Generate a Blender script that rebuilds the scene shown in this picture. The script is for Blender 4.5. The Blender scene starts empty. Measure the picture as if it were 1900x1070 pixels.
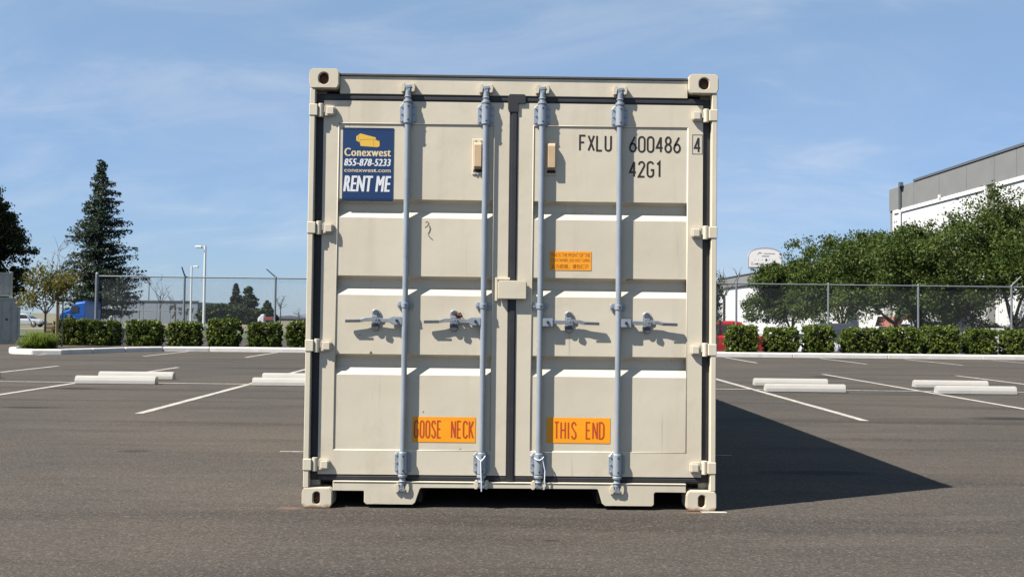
import bpy, bmesh, math, random
import numpy as np
from mathutils import Vector, Matrix

random.seed(7)
RNG = np.random.default_rng(11)
SC = bpy.context.scene
COL = SC.collection

# ------------------------------------------------------------------ camera
CAM_X, CAM_D, CAM_H = -0.07675, 5.7298, 1.1228
PITCH, YAW, ROLL = 0.03065, 0.01332, 0.01146
FPX = 1800.0
_f = Vector((math.sin(YAW) * math.cos(PITCH), math.cos(YAW) * math.cos(PITCH), math.sin(PITCH)))
_r = Vector((math.cos(YAW), -math.sin(YAW), 0.0))
_u = _r.cross(_f)
RT = _r * math.cos(ROLL) + _u * math.sin(ROLL)
UP = -_r * math.sin(ROLL) + _u * math.cos(ROLL)
cam_data = bpy.data.cameras.new("camera")
cam = bpy.data.objects.new("camera", cam_data)
COL.objects.link(cam)
M = Matrix.Identity(4)
for i in range(3):
    M[i][0], M[i][1], M[i][2] = RT[i], UP[i], -_f[i]
M[0][3], M[1][3], M[2][3] = CAM_X, -CAM_D, CAM_H
cam.matrix_world = M
cam_data.sensor_fit = 'HORIZONTAL'
cam_data.sensor_width = 36.0
cam_data.lens = 36.0 * FPX / 1900.0
cam_data.clip_start = 0.05
cam_data.clip_end = 9000.0
SC.camera = cam
CAMP = Vector((CAM_X, -CAM_D, CAM_H))

def ray(px, py):
    return _f + RT * ((px - 950.0) / FPX) - UP * ((py - 535.0) / FPX)
def at(px, py, Y):
    """place in the world, Y metres behind the container's doors, that the photo shows at px, py"""
    d = ray(px, py); return CAMP + d * ((Y - CAMP.y) / d.y)
def at_x(px, X, py=560.0):
    d = ray(px, py); return CAMP + d * ((X - CAMP.x) / d.x)

# ------------------------------------------------------------------ world, sun, exposure
SUN = Vector((-1.861, -0.93, 2.591)).normalized()
world = bpy.data.worlds.new("World"); SC.world = world; world.use_nodes = True
def build_world():
    nt = world.node_tree; nt.nodes.clear()
    out = nt.nodes.new("ShaderNodeOutputWorld")
    bg = nt.nodes.new("ShaderNodeBackground"); bg.inputs[1].default_value = SKY_STRENGTH
    sky = nt.nodes.new("ShaderNodeTexSky"); sky.sky_type = 'NISHITA'; sky.sun_disc = False
    sky.sun_elevation = math.asin(SUN.z); sky.sun_rotation = math.atan2(SUN.x, SUN.y)
    sky.altitude = 0.0; sky.air_density = 1.0; sky.dust_density = 0.3; sky.ozone_density = 3.0
    # thin cirrus over the whole sky: directions projected on a high flat layer
    tc = nt.nodes.new("ShaderNodeTexCoord")
    sep = nt.nodes.new("ShaderNodeSeparateXYZ"); nt.links.new(tc.outputs['Generated'], sep.inputs[0])
    mx = nt.nodes.new("ShaderNodeMath"); mx.operation = 'MAXIMUM'; mx.inputs[1].default_value = 0.03
    nt.links.new(sep.outputs[2], mx.inputs[0])
    ad = nt.nodes.new("ShaderNodeMath"); ad.operation = 'ADD'; ad.inputs[1].default_value = 0.30
    nt.links.new(mx.outputs[0], ad.inputs[0])
    dv = []
    for k in (0, 1):
        m = nt.nodes.new("ShaderNodeMath"); m.operation = 'DIVIDE'
        nt.links.new(sep.outputs[k], m.inputs[0]); nt.links.new(ad.outputs[0], m.inputs[1]); dv.append(m)
    cmb = nt.nodes.new("ShaderNodeCombineXYZ")
    nt.links.new(dv[0].outputs[0], cmb.inputs[0]); nt.links.new(dv[1].outputs[0], cmb.inputs[1])
    facs = []
    for (sx, sy, rot, sc, det, lo, hi, amp, off) in ((0.8, 1.2, 0.45, 1.5, 9, 0.42, 0.80, 0.28, 3.1), (0.7, 1.5, -0.35, 3.2, 10, 0.46, 0.85, 0.26, 9.7)):
        mp = nt.nodes.new("ShaderNodeMapping"); mp.inputs['Scale'].default_value = (sx, sy, 1)
        mp.inputs['Rotation'].default_value = (0, 0, rot); mp.inputs['Location'].default_value = (off, off * 0.7, 0)
        nt.links.new(cmb.outputs[0], mp.inputs[0])
        nz = nt.nodes.new("ShaderNodeTexNoise"); nz.inputs['Scale'].default_value = sc; nz.inputs['Detail'].default_value = det
        nz.inputs['Roughness'].default_value = 0.58; nz.inputs['Distortion'].default_value = 0.7
        nt.links.new(mp.outputs[0], nz.inputs['Vector'])
        mr = nt.nodes.new("ShaderNodeMapRange"); mr.interpolation_type = 'SMOOTHSTEP'
        mr.inputs['From Min'].default_value = lo; mr.inputs['From Max'].default_value = hi; mr.inputs['To Max'].default_value = amp
        nt.links.new(nz.outputs[0], mr.inputs[0]); facs.append(mr)
    sm = nt.nodes.new("ShaderNodeMath"); sm.operation = 'ADD'; sm.use_clamp = True
    nt.links.new(facs[0].outputs[0], sm.inputs[0]); nt.links.new(facs[1].outputs[0], sm.inputs[1])
    mix = nt.nodes.new("ShaderNodeMix"); mix.data_type = 'RGBA'
    mix.inputs['B'].default_value = (CLOUD, CLOUD * 1.04, CLOUD * 1.10, 1)
    tint = nt.nodes.new("ShaderNodeMix"); tint.data_type = 'RGBA'; tint.blend_type = 'MULTIPLY'; tint.inputs['Factor'].default_value = 1.0
    tint.inputs['B'].default_value = SKY_TINT; nt.links.new(sky.outputs[0], tint.inputs['A'])
    veil = nt.nodes.new("ShaderNodeMix"); veil.data_type = 'RGBA'; veil.inputs['Factor'].default_value = 0.34
    veil.inputs['B'].default_value = VEIL; nt.links.new(tint.outputs['Result'], veil.inputs['A'])
    nt.links.new(sm.outputs[0], mix.inputs['Factor']); nt.links.new(veil.outputs['Result'], mix.inputs['A'])
    nt.links.new(mix.outputs['Result'], bg.inputs[0]); nt.links.new(bg.outputs[0], out.inputs[0])
SKY_STRENGTH = 0.060
SKY_TINT = (0.403, 0.455, 0.726, 1.0)
VEIL = (3.9, 5.8, 6.6, 1.0)      # even thin high cloud
CLOUD = 5.5
build_world()
sun_data = bpy.data.lights.new("sun", 'SUN'); sun_data.energy = 5.0; sun_data.angle = math.radians(0.5)
sun_data.color = (1.0, 0.94, 0.85)
sun = bpy.data.objects.new("sun", sun_data); COL.objects.link(sun)
sun.rotation_euler = (-SUN).to_track_quat('-Z', 'Y').to_euler(); sun.location = SUN * 60
vs = SC.view_settings
vs.view_transform = 'Standard'; vs.look = 'None'; vs.gamma = 1.0; vs.use_curve_mapping = False
vs.exposure = 1.35
SC.cycles.max_bounces = 5
SC.cycles.use_denoising = True

# ------------------------------------------------------------------ materials
MATS = {}
def mat(name, col, rough=0.6, metal=0.0, var=0.0, vscale=4.0, vstretch=(1, 1, 1), bump=0.0, bscale=60.0, spec=0.5, dirt=None, dscale=3.0, dlo=0.55, dhi=0.75, damt=0.6):
    if name in MATS: return MATS[name]
    m = bpy.data.materials.new(name); m.use_nodes = True; nt = m.node_tree
    b = nt.nodes['Principled BSDF']; b.inputs['Roughness'].default_value = rough; b.inputs['Metallic'].default_value = metal
    b.inputs['Specular IOR Level'].default_value = spec
    b.inputs['Base Color'].default_value = (*col, 1)
    tc = nt.nodes.new("ShaderNodeTexCoord"); src = tc.outputs['Object']
    cur = None
    if var > 0:
        mp = nt.nodes.new("ShaderNodeMapping"); mp.inputs['Scale'].default_value = vstretch; nt.links.new(src, mp.inputs[0])
        nz = nt.nodes.new("ShaderNodeTexNoise"); nz.inputs['Scale'].default_value = vscale; nz.inputs['Detail'].default_value = 6
        nt.links.new(mp.outputs[0], nz.inputs['Vector'])
        mr = nt.nodes.new("ShaderNodeMapRange"); mr.inputs['From Min'].default_value = 0.25; mr.inputs['From Max'].default_value = 0.75
        mr.inputs['To Min'].default_value = 1 - var; mr.inputs['To Max'].default_value = 1 + var
        nt.links.new(nz.outputs[0], mr.inputs[0])
        hs = nt.nodes.new("ShaderNodeHueSaturation"); hs.inputs['Color'].default_value = (*col, 1)
        nt.links.new(mr.outputs[0], hs.inputs['Value']); cur = hs.outputs[0]
    if dirt is not None:
        nz2 = nt.nodes.new("ShaderNodeTexNoise"); nz2.inputs['Scale'].default_value = dscale; nz2.inputs['Detail'].default_value = 9
        nz2.inputs['Roughness'].default_value = 0.65; nt.links.new(src, nz2.inputs['Vector'])
        mr2 = nt.nodes.new("ShaderNodeMapRange"); mr2.inputs['From Min'].default_value = dlo; mr2.inputs['From Max'].default_value = dhi
        mr2.inputs['To Max'].default_value = damt; nt.links.new(nz2.outputs[0], mr2.inputs[0])
        mx = nt.nodes.new("ShaderNodeMix"); mx.data_type = 'RGBA'; mx.inputs['B'].default_value = (*dirt, 1)
        if cur: nt.links.new(cur, mx.inputs['A'])
        else: mx.inputs['A'].default_value = (*col, 1)
        nt.links.new(mr2.outputs[0], mx.inputs['Factor']); cur = mx.outputs['Result']
    if cur: nt.links.new(cur, b.inputs['Base Color'])
    if bump > 0:
        nz3 = nt.nodes.new("ShaderNodeTexNoise"); nz3.inputs['Scale'].default_value = bscale; nz3.inputs['Detail'].default_value = 4
        nt.links.new(src, nz3.inputs['Vector'])
        bp = nt.nodes.new("ShaderNodeBump"); bp.inputs['Strength'].default_value = bump; bp.inputs['Distance'].default_value = 0.01
        nt.links.new(nz3.outputs[0], bp.inputs['Height']); nt.links.new(bp.outputs[0], b.inputs['Normal'])
    MATS[name] = m; return m

def leaf_mat(name, cols, trans=0.35, rough=0.5):
    m = bpy.data.materials.new(name); m.use_nodes = True; nt = m.node_tree; nt.nodes.clear()
    out = nt.nodes.new("ShaderNodeOutputMaterial"); geo = nt.nodes.new("ShaderNodeNewGeometry")
    cr = nt.nodes.new("ShaderNodeValToRGB"); e = cr.color_ramp.elements
    e[0].color = (*cols[0], 1); e[1].color = (*cols[-1], 1)
    for i in range(1, len(cols) - 1):
        n = e.new(i / (len(cols) - 1)); n.color = (*cols[i], 1)
    tc = nt.nodes.new("ShaderNodeTexCoord"); nz = nt.nodes.new("ShaderNodeTexNoise"); nz.inputs['Scale'].default_value = 1.3; nz.inputs['Detail'].default_value = 3
    nt.links.new(tc.outputs['Object'], nz.inputs['Vector'])
    mm = nt.nodes.new("ShaderNodeMath"); mm.operation = 'MULTIPLY_ADD'; mm.inputs[1].default_value = 0.55
    sb = nt.nodes.new("ShaderNodeMath"); sb.operation = 'MULTIPLY_ADD'; sb.inputs[1].default_value = 0.9; sb.inputs[2].default_value = -0.22
    nt.links.new(nz.outputs[0], sb.inputs[0])
    nt.links.new(geo.outputs['Random Per Island'], mm.inputs[0]); nt.links.new(sb.outputs[0], mm.inputs[2])
    nt.links.new(mm.outputs[0], cr.inputs[0])
    pb = nt.nodes.new("ShaderNodeBsdfPrincipled"); pb.inputs['Roughness'].default_value = rough; pb.inputs['Specular IOR Level'].default_value = 0.16
    tr = nt.nodes.new("ShaderNodeBsdfTranslucent"); mx = nt.nodes.new("ShaderNodeMixShader"); mx.inputs[0].default_value = trans
    nt.links.new(cr.outputs[0], pb.inputs['Base Color']); nt.links.new(cr.outputs[0], tr.inputs[0])
    nt.links.new(pb.outputs[0], mx.inputs[1]); nt.links.new(tr.outputs[0], mx.inputs[2]); nt.links.new(mx.outputs[0], out.inputs[0])
    MATS[name] = m; return m

def paint_mat():
    """cream container paint: faint mottling, rain streaks, specks, rust where the paint is worn off"""
    m = bpy.data.materials.new("cream_paint"); m.use_nodes = True; nt = m.node_tree; N, L = nt.nodes.new, nt.links.new
    b = nt.nodes['Principled BSDF']; b.inputs['Roughness'].default_value = 0.46; b.inputs['Specular IOR Level'].default_value = 0.35
    tc = N("ShaderNodeTexCoord"); src = tc.outputs['Object']
    def noise(scale, stretch=(1, 1, 1), detail=5, rough=0.55):
        mp = N("ShaderNodeMapping"); mp.inputs['Scale'].default_value = stretch; L(src, mp.inputs[0])
        n = N("ShaderNodeTexNoise"); n.inputs['Scale'].default_value = scale; n.inputs['Detail'].default_value = detail; n.inputs['Roughness'].default_value = rough
        L(mp.outputs[0], n.inputs['Vector']); return n.outputs[0]
    def rng(s, a, b_, c=0.0, d=1.0):
        r = N("ShaderNodeMapRange"); r.inputs['From Min'].default_value = a; r.inputs['From Max'].default_value = b_
        r.inputs['To Min'].default_value = c; r.inputs['To Max'].default_value = d; L(s, r.inputs[0]); return r.outputs[0]
    def mix(a, col, f):
        x = N("ShaderNodeMix"); x.data_type = 'RGBA'; x.inputs['B'].default_value = (*col, 1)
        if isinstance(a, tuple): x.inputs['A'].default_value = (*a, 1)
        else: L(a, x.inputs['A'])
        L(f, x.inputs['Factor']); return x.outputs['Result']
    c = mix((0.482, 0.4390, 0.3480), (0.4480, 0.4000, 0.3120), rng(noise(1.7, detail=3), 0.38, 0.68, 0, 0.8))
    c = mix(c, (0.3696, 0.3234, 0.2541), rng(noise(9.0, (1, 1, 0.06)), 0.58, 0.80, 0, 0.5))
    c = mix(c, (0.2178, 0.1782, 0.132), rng(noise(70, detail=2), 0.725, 0.78, 0, 0.6))
    c = mix(c, (0.20, 0.125, 0.075), rng(noise(34, (1, 1, 0.035), detail=4), 0.68, 0.80, 0, 0.50))
    c = mix(c, (0.34, 0.29, 0.22), rng(noise(3.3, (1, 1, 0.6), detail=9, rough=0.7), 0.57, 0.78, 0, 0.50))
    c = mix(c, (0.1452, 0.066, 0.0297), rng(noise(24, detail=8, rough=0.7), 0.74, 0.79, 0, 0.75))
    # rust band on the feet that stand on the asphalt, with a ragged edge
    sp = N("ShaderNodeSeparateXYZ"); L(src, sp.inputs[0])
    ad = N("ShaderNodeMath"); ad.operation = 'MULTIPLY_ADD'; ad.inputs[1].default_value = 0.06; L(noise(16, detail=6), ad.inputs[0]); L(sp.outputs[2], ad.inputs[2])
    c = mix(c, (0.1716, 0.0726, 0.033), rng(ad.outputs[0], 0.040, 0.056, 0.85, 0.0))
    L(c, b.inputs['Base Color'])
    bp = N("ShaderNodeBump"); bp.inputs['Strength'].default_value = 0.30; bp.inputs['Distance'].default_value = 0.012
    L(noise(3.2, detail=3), bp.inputs['Height']); L(bp.outputs[0], b.inputs['Normal'])
    MATS["cream_paint"] = m; return m

def asphalt_mat():
    m = bpy.data.materials.new("asphalt"); m.use_nodes = True; nt = m.node_tree; N, L = nt.nodes.new, nt.links.new
    b = nt.nodes['Principled BSDF']; b.inputs['Roughness'].default_value = 0.9; b.inputs['Specular IOR Level'].default_value = 0.12
    tc = N("ShaderNodeTexCoord"); src = tc.outputs['Object']
    def noise(scale, stretch=(1, 1, 1), detail=5, rough=0.55, rot=0.0):
        mp = N("ShaderNodeMapping"); mp.inputs['Scale'].default_value = stretch; mp.inputs['Rotation'].default_value = (0, 0, rot); L(src, mp.inputs[0])
        n = N("ShaderNodeTexNoise"); n.inputs['Scale'].default_value = scale; n.inputs['Detail'].default_value = detail; n.inputs['Roughness'].default_value = rough
        L(mp.outputs[0], n.inputs['Vector']); return n.outputs[0]
    def rng(s, a, b_, c=0.0, d=1.0):
        r = N("ShaderNodeMapRange"); r.inputs['From Min'].default_value = a; r.inputs['From Max'].default_value = b_
        r.inputs['To Min'].default_value = c; r.inputs['To Max'].default_value = d; L(s, r.inputs[0]); return r.outputs[0]
    def mix(a, col, f):
        x = N("ShaderNodeMix"); x.data_type = 'RGBA'; x.inputs['B'].default_value = (*col, 1)
        if isinstance(a, tuple): x.inputs['A'].default_value = (*a, 1)
        else: L(a, x.inputs['A'])
        L(f, x.inputs['Factor']); return x.outputs['Result']
    base = (0.05577, 0.04777, 0.03991)
    c = mix(base, (0.04462, 0.04013, 0.03574), rng(noise(0.45, (1, 1, 1), 6), 0.42, 0.60))
    c = mix(c, (0.06693, 0.05733, 0.04734), rng(noise(0.8, (0.5, 1, 1), 5), 0.50, 0.75, 0, 0.8))
    c = mix(c, (0.0291, 0.02628, 0.02366), rng(noise(1.3, (0.09, 1, 1), 7, rot=0.16), 0.50, 0.66, 0, 0.90))   # scuffs along the drive aisle
    c = mix(c, (0.03201, 0.02866, 0.02553), rng(noise(5.0, (0.12, 1, 1), 6, rot=-0.06), 0.55, 0.72, 0, 0.60))
    c = mix(c, (0.0679, 0.06019, 0.05105), rng(noise(3.4, (0.15, 1, 1), 6, rot=0.10), 0.56, 0.74, 0, 0.60))
    vo = N("ShaderNodeTexVoronoi"); vo.inputs['Scale'].default_value = 95.0; L(src, vo.inputs['Vector'])
    sv = N("ShaderNodeSeparateColor"); L(vo.outputs['Color'], sv.inputs[0])
    c = mix(c, (0.1212, 0.1089, 0.09282), rng(sv.outputs[0], 0.72, 1.0, 0, 0.48))
    c = mix(c, (0.01552, 0.01386, 0.01281), rng(sv.outputs[1], 0.64, 1.0, 0, 0.50))
    c = mix(c, (0.097, 0.0879, 0.07426), rng(noise(60, detail=3), 0.57, 0.72, 0, 0.45))
    c = mix(c, (0.01794, 0.01624, 0.01532), rng(noise(38, detail=3), 0.57, 0.72, 0, 0.45))
    # oil marks and rust dust of their own shapes: (x, y, half length, half width, colour, strength)
    sp = N("ShaderNodeSeparateXYZ"); L(src, sp.inputs[0])
    wob = noise(2.2, detail=5)
    for (x, y, a, w, col, amt) in ((6.0, 5.75, .50, .20, (0.01188, 0.01122, 0.01056), .85), (-6.35, 8.9, .40, .22, (0.0132, 0.01254, 0.01188), .7), (-5.6, 5.9, .5, .12, (0.0132, 0.01254, 0.01188), .75),
                                   (-3.05, 2.3, .16, .10, (0.0132, 0.01188, 0.01056), .6), (3.6, 13.3, .35, .5, (0.0132, 0.01254, 0.01188), .6), (6.6, 14.0, .35, .6, (0.0132, 0.01254, 0.01188), .5),
                                   (-1.285, -0.005, .09, .05, (.13, .075, .052), .6), (1.13, -0.03, .13, .03, (.13, .08, .05), .6), (2.3, 1.5, .5, .12, (0.0198, 0.01848, 0.01716), .7), (0.2, -0.78, .05, .015, (0.0066, 0.0066, 0.0066), .8), (0.08, -0.77, .03, .012, (0.0066, 0.0066, 0.0066), .7)):
        def axis(o, cen, half):
            q = N("ShaderNodeMath"); q.operation = 'SUBTRACT'; q.inputs[1].default_value = cen; L(sp.outputs[o], q.inputs[0])
            d = N("ShaderNodeMath"); d.operation = 'DIVIDE'; d.inputs[1].default_value = half; L(q.outputs[0], d.inputs[0])
            s = N("ShaderNodeMath"); s.operation = 'POWER'; s.inputs[1].default_value = 2.0; L(d.outputs[0], s.inputs[0]); return s.outputs[0]
        su = N("ShaderNodeMath"); su.operation = 'ADD'; L(axis(0, x, a), su.inputs[0]); L(axis(1, y, w), su.inputs[1])
        wo = N("ShaderNodeMath"); wo.operation = 'MULTIPLY_ADD'; wo.inputs[1].default_value = 2.2; L(wob, wo.inputs[0]); L(su.outputs[0], wo.inputs[2])
        c = mix(c, col, rng(wo.outputs[0], 1.25, 2.2, amt, 0.0))
    L(c, b.inputs['Base Color'])
    bp = N("ShaderNodeBump"); bp.inputs['Strength'].default_value = 0.40; bp.inputs['Distance'].default_value = 0.008
    L(noise(85, detail=3, rough=0.7), bp.inputs['Height']); L(bp.outputs[0], b.inputs['Normal'])
    MATS["asphalt"] = m; return m

def worn_line_mat():
    m = bpy.data.materials.new("worn_white_paint"); m.use_nodes = True; nt = m.node_tree; N, L = nt.nodes.new, nt.links.new
    b = nt.nodes['Principled BSDF']; b.inputs['Roughness'].default_value = 0.75
    tc = N("ShaderNodeTexCoord"); n = N("ShaderNodeTexNoise"); n.inputs['Scale'].default_value = 14; n.inputs['Detail'].default_value = 8; n.inputs['Roughness'].default_value = 0.7
    L(tc.outputs['Object'], n.inputs['Vector']); r = N("ShaderNodeMapRange"); r.inputs['From Min'].default_value = 0.47; r.inputs['From Max'].default_value = 0.68; L(n.outputs[0], r.inputs[0])
    x = N("ShaderNodeMix"); x.data_type = 'RGBA'; x.inputs['A'].default_value = (0.30, 0.28, 0.25, 1); x.inputs['B'].default_value = (0.1122, 0.1023, 0.0924, 1)
    L(r.outputs[0], x.inputs['Factor']); L(x.outputs['Result'], b.inputs['Base Color']); MATS["worn_white_paint"] = m; return m

CREAM = paint_mat(); ASPHALT = asphalt_mat(); LINE = worn_line_mat()
GALV = mat("galvanised_steel", (0.250, 0.282, 0.320), 0.36, 0.3, var=0.14, vscale=18, vstretch=(1, 1, 0.3), bump=0.05, bscale=40, dirt=(0.165, 0.1782, 0.198), dscale=12, damt=0.5)
ZINC = mat("bright_zinc", (0.2772, 0.297, 0.3234), 0.34, 0.6, var=0.2, vscale=30)
DARKZINC = mat("dull_zinc", (0.0792, 0.0825, 0.099), 0.5, 0.4, var=0.3, vscale=40)
RUBBER = mat("black_rubber", (0.01452, 0.01518, 0.01782), 0.55, var=0.25, vscale=8, dirt=(0.0396, 0.0396, 0.0396), dscale=6, damt=0.5)
BOLT = mat("dark_bolt", (0.0198, 0.0231, 0.033), 0.5, 0.3)
INNER = mat("container_inside", (0.0198, 0.01452, 0.01188), 0.9)
RUSTHOLE = mat("rusty_hole", (0.066, 0.0297, 0.01188), 0.9, var=0.4, vscale=30, dirt=(0.0099, 0.0066, 0.00528), dscale=14, damt=0.9)
GUTTER = mat("dark_roof_edge", (0.0495, 0.0462, 0.0429), 0.8, var=0.3, vscale=9)
TAN = mat("tan_plastic", (0.4092, 0.2904, 0.1782), 0.5, var=0.1, vscale=20)
ORANGE = mat("orange_vinyl", (0.72, 0.275, 0.006), 0.42, var=0.06, vscale=5)
REDINK = mat("red_ink", (0.40, 0.045, 0.008), 0.5)
BROWNINK = mat("brown_ink", (0.33, 0.099, 0.00396), 0.5)
BLUE = mat("blue_vinyl", (0.00528, 0.0264, 0.0891), 0.38, var=0.08, vscale=4)
NAVY = mat("navy_vinyl", (0.0033, 0.01452, 0.0495), 0.38)
WHITEINK = mat("white_ink", (0.5412, 0.5544, 0.5676), 0.5)
YELLOWINK = mat("yellow_ink", (0.561, 0.3432, 0.0396), 0.5)
YELLOWDK = mat("dark_yellow_ink", (0.363, 0.2178, 0.033), 0.5)
CREAMINK = mat("cream_ink", (0.528, 0.4356, 0.2772), 0.5)
BLACKINK = mat("black_ink", (0.01188, 0.0099, 0.00858), 0.55)
SCRAPE = mat("scraped_paint", (0.0924, 0.0759, 0.0594), 0.8, var=0.4, vscale=60)
TIEWHITE = mat("white_cable_tie", (0.495, 0.528, 0.5808), 0.5)
DRYLEAF = mat("dry_leaf", (0.1254, 0.0495, 0.0231), 0.8, var=0.5, vscale=60)
CONCRETE = mat("concrete", (0.4752, 0.462, 0.4356), 0.85, var=0.12, vscale=3, bump=0.25, bscale=50, dirt=(0.264, 0.2508, 0.2244), dscale=2.2, dlo=0.52, dhi=0.8, damt=0.6)
STOPMAT = mat("wheel_stop_concrete", (0.2904, 0.2838, 0.2673), 0.85, var=0.10, vscale=5, bump=0.25, bscale=50, dirt=(0.2376, 0.2244, 0.2046), dscale=5, dlo=0.5, dhi=0.78, damt=0.7)
MULCH = mat("planting_soil", (0.0495, 0.0396, 0.0297), 0.95, var=0.4, vscale=14, bump=0.5, bscale=30)
FENCE = mat("fence_galvanised", (0.132, 0.1485, 0.165), 0.55, 0.3, var=0.1, vscale=5)
WIRE = mat("chain_link_wire", (0.0858, 0.099, 0.1089), 0.6, 0.2)
BARK = mat("bark", (0.0396, 0.03036, 0.02376), 0.9, var=0.4, vscale=9, bump=0.6, bscale=18)
PALEBARK = mat("pale_bark", (0.1122, 0.0891, 0.0693), 0.9, var=0.3, vscale=12)
WOOD = mat("weathered_wood", (0.1584, 0.1089, 0.066), 0.85, var=0.3, vscale=6, vstretch=(1, 1, 6))
WHITEWALL = mat("white_stucco", (0.4752, 0.4818, 0.4884), 0.9, var=0.03, vscale=0.6)
TRIMWALL = mat("white_trim", (0.5544, 0.5544, 0.5478), 0.8)
GREYWALL = mat("grey_stucco", (0.1274, 0.13, 0.13), 0.9, var=0.08, vscale=0.8)
COPING = mat("dark_coping", (0.066, 0.0759, 0.0924), 0.6)
PALEWALL = mat("pale_grey_metal", (0.1522, 0.1812, 0.2102), 0.7, var=0.05, vscale=0.7)
LOGODK = mat("dark_sign", (0.016, 0.022, 0.03), 0.7)
POLEWHITE = mat("white_pole", (0.4752, 0.4884, 0.495), 0.5)
GLASS = mat("dark_glass", (0.0099, 0.01254, 0.01584), 0.08, spec=0.8)
TYRE = mat("tyre", (0.01188, 0.01188, 0.01188), 0.85)
RIM = mat("alloy_rim", (0.231, 0.231, 0.2376), 0.35, 0.8)
LAMPGLASS = mat("lamp_glass", (0.495, 0.5016, 0.5148), 0.15)
TAILRED = mat("tail_lamp_red", (0.297, 0.0132, 0.0099), 0.25)
GREYBOX = mat("grey_container_paint", (0.27, 0.272, 0.25), 0.55, var=0.08, vscale=2.0, dirt=(0.066, 0.0594, 0.0528), dscale=5, damt=0.4)
REDROOF = mat("red_tile", (0.2376, 0.0858, 0.066), 0.8, var=0.2, vscale=5)
STUCCO = mat("brown_stucco", (0.132, 0.1056, 0.0924), 0.9)
HEDGE_LEAF = leaf_mat("hedge_leaf", [(0.026, 0.046, 0.010), (0.072, 0.104, 0.020), (0.165, 0.190, 0.032)], 0.25, 0.4)
TREE_LEAF = leaf_mat("broad_leaf", [(0.018, 0.033, 0.009), (0.046, 0.071, 0.015), (0.105, 0.130, 0.026)], 0.32)
FIR_LEAF = leaf_mat("conifer_needles", [(0.014, 0.026, 0.018), (0.030, 0.046, 0.029), (0.058, 0.074, 0.042)], 0.2)
GOLD_LEAF = leaf_mat("yellow_green_leaf", [(0.0528, 0.0561, 0.01188), (0.099, 0.0924, 0.0198), (0.1452, 0.132, 0.0297)], 0.4)
GRASS_LEAF = leaf_mat("strappy_leaf", [(0.0396, 0.066, 0.00792), (0.0792, 0.1122, 0.0132), (0.132, 0.165, 0.0231)], 0.4)
FAR_LEAF = leaf_mat("far_leaf", [(0.0198, 0.033, 0.01716), (0.0363, 0.0528, 0.02376), (0.0561, 0.0726, 0.03168)], 0.3)
BARE_TWIG = mat("bare_twig", (0.04356, 0.03703, 0.03267), 0.9)
HEDGE_SHADE = mat("hedge_inner_shade", (0.004356, 0.005663, 0.003049), 1.0)  # near-black colour painted in for the shade inside the shrubs

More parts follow.
